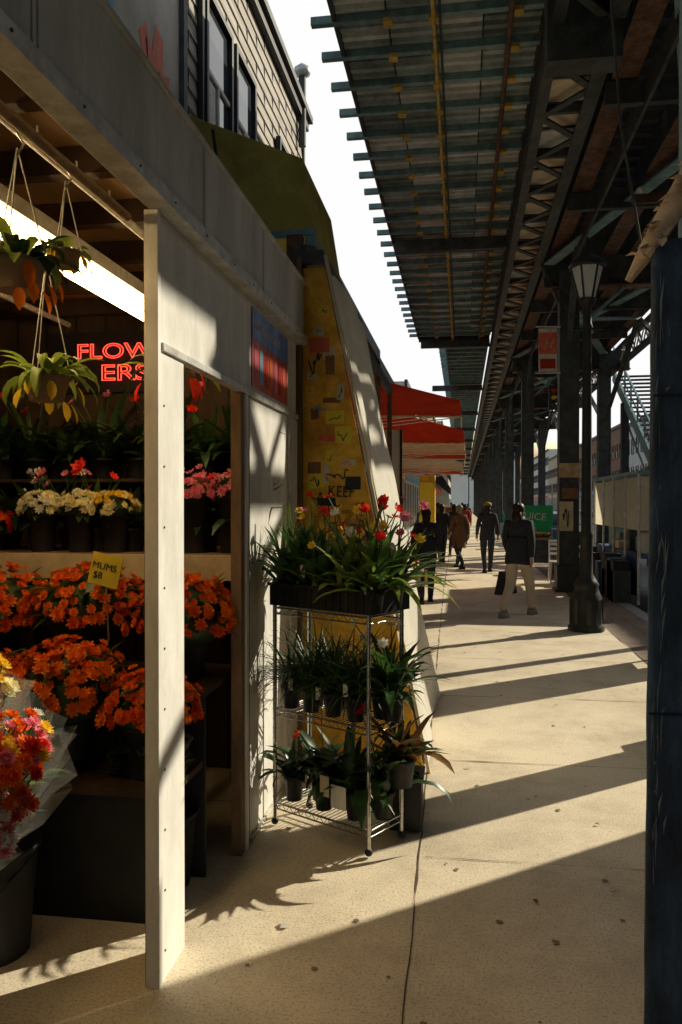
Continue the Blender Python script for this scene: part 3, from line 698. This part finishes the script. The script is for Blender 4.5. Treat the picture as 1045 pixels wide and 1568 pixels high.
# laced box girder: two deep chords joined underneath by flat zig-zag lacing, boards above the lacing coloured pale as if sunlit
s=MB()
for y0,y1 in ((-5,7.9),(8.2,140)):
    s.box(.88,.92,y0,y1,6.28,6.92,steel_dk); s.box(.84,.96,y0,y1,6.25,6.278,steel_dk)
    s.box(1.42,1.46,y0,y1,6.28,6.92,steel_dk); s.box(1.36,1.52,y0,y1,6.25,6.278,steel_dk)
y=-5;i=0
while y<110:
    a,b=(.92,1.42) if i%2==0 else (1.42,.92)
    s.bar((a,y,6.30),(b,y+.62,6.30),.09,.03,steel_dk)
    if y>8:
        s.box(.93,1.41,y+.05,y+.55,6.44,6.46,board_sunlit if i%5 else deckB)
    if i%2==0: s.box(.93,1.41,y-.03,y+.03,6.33,6.42,steel_dk)
    y+=.62;i+=1
s.box(.80,1.5,7.9,8.2,5.9,6.95,steel_dk)
s.build('laced_box_girder',el)
s=MB(); lattice(s,4.75,8,140,5.85,6.45,trim_m,steel_dk,.45,.2); s.build('outer_lattice_walkway',el)
s=MB()
for x in (1.75,2.7,3.2,4.3):
    s.box(x-.015,x+.015,-5,160,6.35,6.97,steel_dk); s.box(x-.14,x+.14,-5,160,6.33,6.35,steel_rust); 
y=-5
while y<160:
    s.box(1.05,4.45,y,y+.26,ZD+.0,ZD+.2,wood_tie); y+=.40 if y<60 else .8
for x in (1.6,3.0,3.1,4.3): s.box(x-.035,x+.035,-5,160,ZD+.201,ZD+.34,steel_rust)
s.build('track_ties_and_stringers',el)
def column(mb,x,y,h,m,w=.36):
    mb.box(x-w/2,x-w/2+.03,y-w/2,y+w/2,0,h,m); mb.box(x+w/2-.03,x+w/2,y-w/2,y+w/2,0,h,m); mb.box(x-w/2+.031,x+w/2-.031,y-.02,y+.02,0,h,m)
    mb.box(x-w/2+.031,x+w/2-.031,y-w/2+.01,y-w/2+.03,0,h,m)
    mb.box(x-.26,x+.26,y-.26,y+.26,-.01,.05,m); mb.box(x-.22,x+.22,y-.22,y+.22,.05,.5,m)
    z=.6
    while z<h-.3:
        for sx in (-1,1): mb.tube([(x+sx*(w/2-.04),y-w/2+.01,z),(x+sx*(w/2-.04),y-w/2-.008,z)],.014,m,6)
        z+=.16
cols=[-3.6,6.0,15.6,25.2,34.8,44.4,54,63.6,73.2,82.8,92.4,102,112,122,132]
s=MB(); s2=MB()
for yc in cols:
    column(s,1.98,yc,6.9,steel_dk,.30 if yc==6 else .36); column(s,4.25,yc,6.9,steel_dk)
    s2.box(1.53,5.0,yc-.015,yc+.015,5.75,6.32,steel_dk); s2.box(1.53,5.0,yc-.16,yc+.16,5.72,5.75,steel_rust)
    s2.box(-1.3,.83,yc-.06,yc+.06,6.55,6.78,steel_dk)
    s2.bar((1.88,yc,5.3),(1.48,yc,6.2),.16,.05,steel_dk); s2.bar((2.08,yc,4.9),(2.98,yc,5.7),.16,.05,steel_tl)
    s2.bar((1.98,yc+.1,4.7),(1.98,yc+1.3,6.3),.1,.1,steel_dk); s2.bar((1.98,yc-.1,4.7),(1.98,yc-1.3,6.3),.1,.1,steel_dk)
    s2.bar((1.6,yc+.2,6.2),(4.2,yc+9.4,6.2),.22,.03,steel_tl); s2.bar((4.2,yc+.2,6.15),(1.6,yc+9.4,6.15),.20,.03,steel_tl)
    s2.bar((1.98,yc+.2,5.2),(4.25,yc+4.8,6.2),.12,.06,steel_tl); s2.bar((4.25,yc+.2,4.2),(4.25,yc+4.8,6.2),.12,.06,steel_dk); s2.bar((4.25,yc+9.4,4.2),(4.25,yc+4.8,6.2),.12,.06,steel_dk)
    for q in (3.2,6.4): s2.box(1.55,4.3,yc+q-.05,yc+q+.05,6.05,6.3,steel_dk)
    s2.box(1.96,2.0,yc,yc+9.6,6.0,6.3,steel_dk)
s.build('columns',el); s2.build('cross_girders_and_braces',el)
s=MB(); y=25.5
s.box(-.55,.85,25.5,150,ZD,ZD+.1,deckC)
while y<100: s.box(-.80,.83,y-.04,y+.04,ZD-.14,ZD-.01,steel_tl); y+=.75
s.box(-.57,-.53,25.5,150,ZD-.12,ZD+.9,steel_dk)
s.build('far_platform_deck',el)
s=MB(); s.box(-1.38,.83,25.42,25.5,ZD-.2,ZD+.35,steel_dk); s.build('platform_end_beam',el)
s=MB()
s.box(1.79,2.17,15.39,15.405,2.15,2.42,M('poster_tan',(.66,.50,.28),.8,grime=.3)); s.box(1.80,2.05,15.386,15.402,1.15,1.7,board_cr); s.box(1.84,2.14,15.38,15.385,1.75,1.95,brn)
scribble(s,(1.82,15.38,1.2),(1,0,0),(0,0,1),.2,.4,inkb,9,.015)
s.build('column_posters',el)
sw_=group('station_stairway',(6.2,25,0)); s=MB()
ya_,yb_,zt_=19.0,30.0,6.3
for x in (5.4,7.0):
    s.bar((x,ya_,0),(x,yb_,zt_),.08,.38,steel_tl); s.bar((x,ya_,1.0),(x,yb_,zt_+1.0),.05,.06,steel_tl); s.bar((x,ya_,.55),(x,yb_,zt_+.55),.03,.04,steel_dk)
    for i in range(12):
        t=i/11; y_=ya_+(yb_-ya_)*t; z_=zt_*t; s.box(x-.025,x+.025,y_-.025,y_+.025,z_,z_+1.0,steel_tl)
    for y_ in (24,28): s.box(x-.12,x+.12,y_-.12,y_+.12,-.13,zt_*(y_-ya_)/(yb_-ya_)-.1,steel_dk)
for i in range(36):
    t=(i+.5)/36; s.box(5.44,6.96,ya_+(yb_-ya_)*t-.13,ya_+(yb_-ya_)*t+.13,zt_*t,zt_*t+.04,steel_dk)
s.bar((5.4,24,.2),(7.0,24,2.6),.08,.05,steel_tl); s.bar((5.4,28,.2),(7.0,28,4.6),.08,.05,steel_tl); s.bar((7.0,28,.2),(5.4,28,4.6),.08,.05,steel_tl)
s.build('stair_steel',sw_)

s=MB(); s.tube([(1.8,15.3,4.95),(1.35,15.3,4.97)],.015,trim_m,6); s.tube([(1.8,15.3,4.1),(1.35,15.3,4.1)],.015,trim_m,6)
s.box(1.40,1.74,15.295,15.305,4.12,4.93,paper); s.box(1.40,1.74,15.288,15.294,4.45,4.85,inkr); s.box(1.43,1.71,15.288,15.294,4.18,4.36,redcl)
scribble(s,(1.43,15.285,4.52),(1,0,0),(0,0,1),.26,.24,board_cr,12,.012)
s.build('street_banner')
s=MB(); s.tube([(4.2,25.6,5.35),(2.8,25.6,5.4)],.04,steel_dk,8); s.box(2.66,2.94,25.5,25.7,4.6,5.35,steel_dk)
for i,c in enumerate((pet_red,yellow,leafM)): s.lathe((2.8,25.42,4.75+.22*(2-i)),[(.08,-.02),(.09,0),(.08,.02)],c,10); s.ball((2.8,25.48,4.75+.22*(2-i)),.075,c,8)
s.build('traffic_signal')
# ------------------------------------------------------------------ street lamp
lp=group('street_lamp',(1.60,10.75,0)); c=(1.60,10.75,0)
lm=M('lamp_iron',(.028,.03,.03),.45,var=.3)
s=MB()
s.lathe(c,[(.235,0),(.235,.06),(.21,.09),(.20,.42),(.17,.50),(.15,.56),(.165,.60),(.13,.66),(.085,.74),(.078,1.2),(.09,1.24),(.07,1.30),(.055,3.9),(.075,3.95),(.06,4.0),(.05,4.2),(.10,4.26),(.12,4.32)],lm,16,True,1,1,.06)
for k in range(8):
    a=k*math.pi/4; s.box(-.03,.03,-.012,.012,.1,.42,lm,Matrix.Translation(c)@Matrix.Rotation(a,4,'Z')@Matrix.Translation((0,.2,0)))
s.bar((1.40,10.75,3.93),(1.80,10.75,3.93),.03,.03,lm)
s.build('post',lp)
s=MB()
gl=M('lantern_glass',(.88,.90,.87),.35,var=.06,trans=.5)
s.lathe(c,[(.10,4.325),(.20,4.72)],gl,6,False)
s.build('lantern_glass',lp)
s=MB()
for k in range(6):
    a=2*math.pi*k/6; s.bar((c[0]+.105*math.cos(a),c[1]+.105*math.sin(a),4.32),(c[0]+.208*math.cos(a),c[1]+.208*math.sin(a),4.73),.02,.02,lm)
s.lathe(c,[(.235,4.725),(.24,4.75),(.18,4.82),(.10,4.90),(.09,4.95),(.04,4.99),(.045,5.03),(.012,5.12)],lm,12)
s.build('lantern_cage',lp)

# ------------------------------------------------------------------ near blue column right
nb=group('blue_painted_column',(.8,2.5,0))
s=MB()
vs=[];fs=[]
zz=[i*.06 for i in range(40)]
for z in zz:
    ed=.003*noise.noise(Vector((z*5,0,5)))
    x0=.473+ed+z*.006
    pr=((x0+.14,2.34),(x0+.06,2.33),(x0+.035,2.30),(x0+.012,2.22),(x0+.002,2.195),(x0+.004,2.184),(x0+.016,2.179),(x0+.15,2.178),(x0+.33,2.178),(x0+.60,2.178))
    for (x,y) in pr: vs.append((x,y+.0025*noise.noise(Vector((x*12,z*4,2))),z))
K=10
for i in range(len(zz)-1):
    for k in range(K-1): a=i*K+k; fs.append((a,a+1,a+K+1,a+K))
s.mesh(vs,fs,blue_m,True)
s.box(.64,1.08,2.19,2.6,0,2.30,blue_m)
s.build('blue_sheet_cladding',nb)
s=MB()
seam=M('blue_seam',(.02,.035,.07),.6); sc_=M('paint_scuff',(.32,.38,.45),.7,var=.3)
s.box(.490,.80,2.1725,2.175,1.93,1.936,seam); s.box(.482,.80,2.1725,2.175,1.10,1.106,seam)
for i in range(50):
    x=.487+abs(R.gauss(0,.022));z=R.uniform(.5,2.2);h=R.uniform(.01,.16); w=R.uniform(.0006,.0025)
    dx=R.uniform(-.01,.01)
    s.face([(x,2.1735,z),(x+w,2.1735,z+h*.3),(x+w*.7+dx,2.1735,z+h),(x-w*.3,2.1735,z+h*.6)],sc_)
s.build('scuffs',nb)
s=MB(); path=[(.44,2.24,2.25),(.47,2.21,2.30),(.495,2.19,2.345),(.54,2.18,2.42),(.60,2.18,2.52),(.68,2.19,2.60)]
s.tube(path,[.010,.020,.026,.032,.036,.04],cream,12)
for i in range(40):
    t=R.random(); p=Vector(path[1]).lerp(Vector(path[4]),t); s.leaf(p+Vector((0,-.022,R.uniform(-.03,.03))),R.uniform(2,5),R.uniform(-1.4,.8),R.uniform(.02,.06),.03,.8,cream,3)
s.tube([(.47,2.22,2.33),(.43,2.3,2.7),(.40,2.4,3.4)],.004,steel_dk,5)
s.build('crumpled_wrap',nb)
s=MB(); s.box(.565,.607,2.19,2.23,2.3,4.2,steel_tl)
for i in range(60): s.tube([(.586,2.189,2.5+i*.028),(.586,2.1885,2.5+i*.028)],.008,black,8)
s.build('perforated_post',nb)

# ------------------------------------------------------------------ kerbside things
tr=group('shadow_caster_truck',(4.1,2,0)); tw=M('truck_white',(.6,.6,.58),.4,var=.05,grime=.15); tire=M('tire',(.02,.02,.02),.8)  # truck added out of view to throw the near pavement into shadow
s=MB(); s.box(3.0,5.2,.2,5.93,.75,3.25,steel_dk); s.box(3.1,5.1,.2,5.9,.55,.749,steel_dk); s.box(3.04,5.16,5.931,5.96,.95,3.1,trim_m)
s.box(3.05,5.15,-.1,.19,.5,2.1,tw)
s.mesh([(3.1,-2.0,.5),(5.1,-2.0,.5),(5.1,-.1,.5),(3.1,-.1,.5),(3.1,-2.0,1.25),(5.1,-2.0,1.25),(5.05,-1.3,2.2),(3.15,-1.3,2.2),(5.1,-.1,2.25),(3.1,-.1,2.25)],[(0,3,2,1),(0,1,5,4),(4,5,6,7),(7,6,8,9),(0,4,7,9,3),(1,2,8,6,5),(3,9,8,2)],tw)
s.box(3.09,3.098,-1.1,-.4,1.4,2.0,glass_dk)
for y in (-1.2,4.4,3.5):
    for x in (3.02,4.88): s.tube([(x,y,.32),(x+.26,y,.32)],.45,tire,18)
s.build('body',tr,.02)
s=MB()
s.box(2.26,2.72,8.60,8.64,.0,2.5,blue_b); s.box(2.26,2.3,8.64,9.06,.4,2.5,glass_dk); s.box(2.68,2.72,8.64,9.06,.4,2.5,glass_dk); s.box(2.22,2.76,8.56,9.12,2.5,2.7,blue_b)
s.box(2.38,2.60,8.64,8.76,1.0,1.7,steel_dk); s.box(2.26,2.3,9.061,9.1,0,2.5,trim_m); s.box(2.68,2.72,9.061,9.1,0,2.5,trim_m); s.tube([(2.42,8.78,1.15),(2.42,8.82,1.35),(2.42,8.78,1.55)],.025,black,8)
s.build('shadow_caster_booth',None,.006)  # booth added out of sight to cast a dark band across the pavement
s=MB(); s.tube([(2.6,10.0,0),(2.6,10.0,5.6)],[.09,.07],wood_dk,10); s.bar((2.0,10.0,5.3),(3.2,10.0,5.3),.08,.1,wood_dk); s.ball((2.1,10,5.4),.05,paper,8); s.ball((3.1,10,5.4),.05,paper,8); s.build('shadow_caster_pole')  # pole added off-frame for its thin shadow on the pavement
vs_=group('vendor_stand',(3.6,15.5,0))
clear=M('plastic_sheet',(.88,.80,.62),.4,var=.1,scale=3,trans=.65,bump=.4,bscale=7)
s=MB()
for y in (13.6,14.7,15.8,16.9,18.0):
    for x in (2.85,4.6): s.tube([(x,y,0),(x,y,2.15)],.025,trim_m,6)
for i,y in enumerate((13.6,14.7,15.8,16.9)):
    s.face([(2.86,y+.05,1.22),(2.86,y+1.05,1.22),(2.86,y+1.05,2.1),(2.86,y+.05,2.1)],clear)
s.face([(2.85,13.6,1.22),(4.6,13.6,1.22),(4.6,13.6,2.1),(2.85,13.6,2.1)],clear)
s.box(2.80,4.65,13.55,18.05,2.15,2.2,steel_tl)
s.box(2.9,4.5,13.7,17.9,.75,.80,blue_b); s.box(2.88,2.9,13.7,17.9,.1,.79,blue_b)
s.build('frame_and_sheets',vs_)
s=MB()
for i in range(30):
    y=R.uniform(13.8,17.7); w=R.uniform(.15,.4); h=R.uniform(.15,.4); x=R.uniform(2.92,3.8)
    s.box(x,x+w,y,y+w,.805,.805+h,R.choice([steel_tl,inkbl,board_cr,paper,black,blue_b,steel_dk,wood]))
for i in range(12):
    y=R.uniform(12.0,18); s.box(2.5,2.78,y,y+.4,.0,R.uniform(.3,.8),R.choice([blue_b,steel_dk,black,steel_dk,blue_b]))
s.build('merchandise',vs_,.01)
gs=group('green_sign_stall',(2.1,22,0)); s=MB(); green=M('sign_green',(.02,.34,.12),.5,var=.1)
s.box(1.5,2.35,21.5,21.55,1.05,1.62,green); 
for x in (1.5,2.32): s.box(x,x+.03,21.56,21.6,0,2.2,trim_m)
s.box(1.45,2.4,21.6,22.6,.7,.75,wood); s.box(1.45,2.4,21.57,21.59,.1,.7,steel_dk)
for i in range(40): s.ball((R.uniform(1.5,2.35),R.uniform(21.7,22.5),.82),.07,R.choice([pet_red,pet_or,leafM,pet_ye]),6)
for x,y in ((1.45,22.6),(2.4,22.6)): s.box(x-.03,x,y-.03,y,0,.7,wood_dk)
s.build('stall',gs); text('sign_text','JUICE',(1.54,21.495,1.28),(math.pi/2,.1,0),.26,paper,gs,.002)
ch=M('chair_white',(.75,.75,.73),.5,var=.05)
s=MB(); cx,cy=2.03,17.2
for a in (-.2,.2):
    for b in (-.2,.2): s.tube([(cx+a*1.1,cy+b*1.1,0),(cx+a,cy+b,.44)],.018,ch,6)
s.box(cx-.22,cx+.22,cy-.22,cy+.22,.43,.46,ch); s.tube([(cx-.2,cy+.2,.45),(cx-.2,cy+.27,.88)],.018,ch,6); s.tube([(cx+.2,cy+.2,.45),(cx+.2,cy+.27,.88)],.018,ch,6)
for z in (.6,.7,.8,.87): s.bar((cx-.2,cy+.22+(z-.45)*.15,z),(cx+.2,cy+.22+(z-.45)*.15,z),.015,.05,ch)
s.build('plastic_chair',None,.005)
s=MB()
for i in range(5): s.box(2.15,2.5,18.2+i*.5,18.55+i*.5,0,R.uniform(.5,1.2),R.choice([brn,steel_dk,wood,blue_b]))
s.build('stacked_crates',None,.01)
s=MB()
for i in range(26):
    y=R.uniform(24,60); left=i%2
    x=R.uniform(1.7,2.3) if left else R.uniform(-1.9,-1.0); w=R.uniform(.3,.6)
    s.box(x,x+w,y,y+w,0,R.uniform(.6,1.5),R.choice([brn,steel_dk,paper,inkbl,board_cr,green,blue_b,steel_tl]))
s.build('pavement_merchandise',None,.01)
def car(x,y,m,h=1.45):
    gr=group('parked_car',(x,y,-.13)); s=MB(); prof=[(-2.2,.25),(-2.2,.75),(-1.9,.9),(-1.1,.98),(-.5,1.4),(.9,1.42),(1.6,1.0),(2.15,.9),(2.2,.3)]
    n=len(prof); vs=[(x+sx*.88*(1 if z<1.0 else .82),y+p,z-.13) for sx in (-1,1) for p,z in prof]
    s.mesh(vs,[tuple(range(n)),tuple(range(2*n-1,n-1,-1))]+[(i,(i+1)%n,n+(i+1)%n,n+i) for i in range(n)],m)
    for sx in (-1,1):
        s.mesh([(x+sx*.885,y-.95,.87),(x+sx*.885,y+1.35,.87),(x+sx*.745,y+.85,1.22),(x+sx*.745,y-.42,1.22)],[(0,1,2,3)],glass_dk)
        for wy in (-1.35,1.35): s.tube([(x+sx*.70,y+wy,.19),(x+sx*.90,y+wy,.19)],.32,tire,16)
    s.mesh([(x-.65,y-1.08,.88),(x+.65,y-1.08,.88),(x+.62,y-.53,1.24),(x-.62,y-.53,1.24)],[(0,1,2,3)],glass_dk)
    s.build('body',gr,.03)
cdk=M('car_dark',(.04,.05,.06),.3,coat=.6)
car(3.9,33,cdk); car(3.9,39,tw); car(10.4,20,tw); car(10.4,27,M('car_blue',(.05,.1,.2),.3,coat=.6)); car(10.4,34,cdk)

# ------------------------------------------------------------------ people
skinm=M('skin',(.42,.26,.18),.55,var=.08); 
def person(name,loc,ang,H,jk,pt,hair,shoe,stride=.3,bag=None,hat=None,longcoat=False,swing=1,bun=False,wide=1.0):
    gr=group(name,loc); sc0=H/1.70; f=stride; 
    V_=[(0,0,.96),(0,.005,1.12),(0,.01,1.30),(0,0,1.42),(0,.0,1.48),(0,.015,1.555),(0,.02,1.63),(0,.015,1.69),
        (.095,0,.90),(.10,f*.55,.50),(.09,f*.80,.10),(.09,f*.8+.14,.045),
        (-.095,0,.90),(-.10,-f*.15,.50),(-.09,-f*1.05,.16),(-.09,-f*1.05+.10,.045),
        (.17,0,1.41),(.235,-.06*swing,1.14),(.245,.02-.10*swing,.90),
        (-.17,0,1.41),(-.235,.03*swing,1.14),(-.24,.05+.14*swing,.91)]
    E=[(0,1),(1,2),(2,3),(3,4),(4,5),(5,6),(6,7),(0,8),(8,9),(9,10),(10,11),(0,12),(12,13),(13,14),(14,15),(3,16),(16,17),(17,18),(3,19),(19,20),(20,21)]
    Rd=[(.155,.115),(.145,.105),(.165,.12),(.14,.10),(.055,.055),(.07,.075),(.083,.095),(.06,.065),
        (.110,.112),(.076,.076),(.052,.056),(.042,.035),(.110,.112),(.076,.076),(.052,.056),(.042,.035),
        (.075,.075),(.058,.058),(.038,.038),(.075,.075),(.058,.058),(.038,.038)]
    me=bpy.data.meshes.new('tmp'); me.from_pydata(V_,E,[]); ob=bpy.data.objects.new('tmp',me); COL.objects.link(ob)
    md=ob.modifiers.new('s','SKIN'); md.use_smooth_shade=True
    sv=me.skin_vertices[0].data
    for i,r in enumerate(Rd): sv[i].radius=(r[0]*wide,r[1]*wide) if i not in (4,5,6,7) else r; sv[i].use_root=(i==0)
    sb=ob.modifiers.new('d','SUBSURF'); sb.levels=2; sb.render_levels=2
    dg=bpy.context.evaluated_depsgraph_get(); dg.update()
    nm=bpy.data.meshes.new_from_object(ob.evaluated_get(dg)); bpy.data.objects.remove(ob)
    nm.materials.clear()
    for m_ in (jk,pt,skinm,hair,shoe): nm.materials.append(m_)
    for p in nm.polygons:
        c=p.center; p.use_smooth=True
        if c.z>1.50: k=3 if (c.z>1.66 or c.y<.035) else 2
        elif c.z>1.455 and abs(c.x)<.07: k=2
        elif c.z>.86 and not (abs(c.x)<.2 and c.z<.92): k=0
        elif c.z<.075 or (c.z<.12 and abs(c.y)>f*.6): k=4
        else: k=1
        p.material_index=k
    bo=bpy.data.objects.new('body',nm); COL.objects.link(bo); bo.parent=gr
    b=MB()
    hz=.55 if longcoat else .80
    n=18; prof=[(.20,.15,hz),(.195,.145,.92),(.178,.13,1.05),(.178,.128,1.2)]
    vs=[];fs=[]
    for rx,ry,z in prof:
        for k in range(n): a=6.283*k/n; vs.append((rx*wide*math.cos(a),ry*wide*math.sin(a)+.003,z+.008*math.sin(3*a)))
    for i in range(3):
        for k in range(n): fs.append((i*n+k,i*n+(k+1)%n,(i+1)*n+(k+1)%n,(i+1)*n+k))
    b.mesh(vs,fs,jk,True)
    b.lathe((0,0,1.43),[(.10,0),(.085,.05),(.068,.085)],jk,12)
    b.ball((0,-.012,1.645),.10,hair,14,(.94,1.0,.98)); b.ball((0,-.05,1.56),.08,hair,10,(1,.7,1.2))
    if bun: b.ball((0,-.075,1.52),.085,hair,10,(1,.55,1.3)); b.ball((0,-.07,1.69),.045,hair,8)
    b.ball((0,.03,1.60),.082,skinm,14,(.88,1.0,1.15)); b.ball((0,.117,1.595),.014,skinm,6,(.8,1,1.4))
    for sx in (-1,1):
        b.ball((sx*.03,.102,1.622),.009,paper,6); b.ball((sx*.03,.109,1.622),.005,black,6); b.ball((sx*.078,.02,1.61),.018,skinm,6,(.4,.8,1.3))
    b.bar((-.022,.112,1.56),(.022,.112,1.56),.006,.008,M('lips',(.35,.12,.10),.5))
    if hat: b.ball((0,.0,1.685),.105,hat,14,(1,1.05,.6)); b.ball((0,.0,1.665),.112,hat,12,(1,1,.2))
    for hx,hy,hzz in ((.245,.02-.10*swing,.90),(-.24,.05+.14*swing,.91)):
        sg=1 if hx>0 else -1
        b.tube([(hx,hy,hzz+.03),(hx,hy+.005,hzz-.03),(hx,hy+.012,hzz-.08)],[.026,.034,.030],skinm,8)
        for q,(L,o) in enumerate(((.070,.024),(.080,.008),(.075,-.008),(.058,-.023))):
            b.tube([(hx,hy+.012+o,hzz-.07),(hx-sg*.006,hy+.016+o,hzz-.075-L*.5),(hx-sg*.026,hy+.018+o,hzz-.072-L)],[.0095,.0085,.0065],skinm,6)
        b.tube([(hx-sg*.01,hy+.03,hzz-.02),(hx-sg*.02,hy+.055,hzz-.05),(hx-sg*.025,hy+.055,hzz-.08)],[.012,.010,.008],skinm,6)
    for x_,y_,z_ in ((.09,f*.8,.0),(-.09,-f*1.05,.0)):
        b.mesh([(x_-.045,y_-.07,z_),(x_+.045,y_-.07,z_),(x_+.05,y_+.14,z_),(x_+.02,y_+.2,z_),(x_-.02,y_+.2,z_),(x_-.05,y_+.14,z_),(x_-.04,y_-.06,z_+.1),(x_+.04,y_-.06,z_+.1),(x_+.045,y_+.1,z_+.07),(x_+.015,y_+.18,z_+.04),(x_-.015,y_+.18,z_+.04),(x_-.045,y_+.1,z_+.07)],[(5,4,3,2,1,0),(6,7,8,9,10,11),(0,1,7,6),(1,2,8,7),(2,3,9,8),(3,4,10,9),(4,5,11,10),(5,0,6,11)],shoe,True)
    if bag:
        hx,hy=-.30,.05+.14*swing
        b.tube([(hx+.03,hy-.10,.62),(hx+.05,hy-.03,.83),(hx+.05,hy+.06,.83),(hx+.03,hy+.14,.62)],.009,bag,6)
        b.mesh([(hx-.10,hy-.21,.30),(hx+.08,hy-.21,.30),(hx+.08,hy+.24,.30),(hx-.10,hy+.24,.30),(hx-.05,hy-.15,.66),(hx+.03,hy-.15,.66),(hx+.03,hy+.18,.66),(hx-.05,hy+.18,.66)],[(3,2,1,0),(4,5,6,7),(0,1,5,4),(1,2,6,5),(2,3,7,6),(3,0,4,7)],bag)
    b.build('hair_hands_and_clothes',gr,origin=(0,0,0))
    for o in gr.children: o.location=(0,0,0)
    gr.location=loc; gr.rotation_euler=(0,0,ang); gr.scale=(sc0,)*3
    return gr
jk_dk=M('jacket_dark',(.028,.032,.045),.8,var=.3,scale=20); jk_br=M('jacket_brown',(.14,.07,.035),.8); jk_ol=M('jacket_olive',(.10,.09,.03),.8); khaki=M('pants_khaki',(.62,.52,.40),.8,var=.1); jean=M('pants_dark',(.03,.035,.05),.8)
hr=M('hair_dark',(.02,.014,.01),.5); hr2=M('hair_grey',(.25,.22,.18),.6); sh=M('shoe_dark',(.03,.025,.02),.5); sh2=M('shoe_grey',(.3,.28,.25),.6)
redc=M('coat_red',(.4,.04,.03),.8)
person('woman_walking',(.82,12.0,0),-.50,1.64,jk_dk,khaki,hr,sh2,.34,black,None,False,1,True,1.10)
person('man_walking',(.60,19.6,0),.1,1.66,jk_dk,jean,hr,sh,.2,None,M('hat_mustard',(.35,.25,.06),.8))
person('man_walking',(-.08,20.8,0),.5,1.60,jk_br,jean,hr2,sh,.34,None,None,True)
person('woman_walking',(-.60,13.4,0),.1,1.55,jk_dk,jean,hr,sh,.22,None,None,False,.4)
for nm_,x,y,a,h,j_,p_,h2,lc in (('man_walking',-.58,22.5,.2,1.62,jk_dk,jean,hr,0),('man_walking',-.25,25.5,-.2,1.62,jk_dk,jean,hr,1),('man_walking',2.0,26,.4,1.7,jk_ol,khaki,hr,0),('woman_walking',.1,33,.2,1.62,redc,jean,hr,0),('man_walking',-.5,38,0,1.7,jk_br,khaki,hr2,0),('man_walking',1.2,42,.1,1.7,jk_dk,jean,hr,0),('woman_walking',.3,50,.1,1.65,jk_br,jean,hr,1),('woman_walking',-.6,55,3.1,1.65,paper,jean,hr,0),('man_walking',-.9,30,.3,1.68,jk_ol,jean,hr,0),('man_walking',.0,44,.1,1.7,jk_dk,khaki,hr,0)):
    person(nm_,(x,y,0),a,h,j_,p_,h2,sh,.26,None,None,bool(lc))

# ------------------------------------------------------------------ light, sky, camera
e=math.radians(29); az=math.atan2(.77,.64)
d=Vector((math.sin(az)*math.cos(e),math.cos(az)*math.cos(e),math.sin(e)))
sl=bpy.data.lights.new('sun','SUN'); sl.energy=5; sl.angle=math.radians(.53); sl.color=(1,.91,.70)
so=bpy.data.objects.new('sun',sl); COL.objects.link(so); so.rotation_euler=(-d).to_track_quat('-Z','Y').to_euler(); so.location=(20,20,20)
w=bpy.data.worlds.new('World'); sc.world=w; w.use_nodes=True; nt=w.node_tree; N=nt.nodes; L=nt.links
sk=N.new('ShaderNodeTexSky'); sk.sky_type='NISHITA'; sk.sun_disc=False; sk.sun_elevation=e; sk.sun_rotation=az; sk.dust_density=7; sk.air_density=1.6; sk.ozone_density=1
hs=N.new('ShaderNodeHueSaturation'); hs.inputs['Saturation'].default_value=.34; hs.inputs['Value'].default_value=1/3.1
gm=N.new('ShaderNodeGamma'); gm.inputs['Gamma'].default_value=3.2
mn=N.new('ShaderNodeVectorMath'); mn.operation='MINIMUM'; mn.inputs[1].default_value=(1,1,1)
ml=N.new('ShaderNodeVectorMath'); ml.operation='SCALE'; ml.inputs['Scale'].default_value=6.6
L.new(sk.outputs[0],hs.inputs['Color']); L.new(hs.outputs[0],gm.inputs['Color']); L.new(gm.outputs[0],mn.inputs[0]); L.new(mn.outputs[0],ml.inputs[0])
L.new(ml.outputs[0],N['Background'].inputs[0]); N['Background'].inputs[1].default_value=.15
sc.view_settings.view_transform='Standard'; sc.view_settings.look='None'; sc.view_settings.exposure=0
cam=bpy.data.cameras.new('camera'); co=bpy.data.objects.new('camera',cam); COL.objects.link(co)
cam.sensor_fit='VERTICAL'; cam.sensor_height=36; cam.lens=28; cam.clip_end=2000; cam.clip_start=.05
co.location=(0,0,1.65); co.rotation_euler=(math.radians(90-.56),0,math.radians(8.67)); sc.camera=co
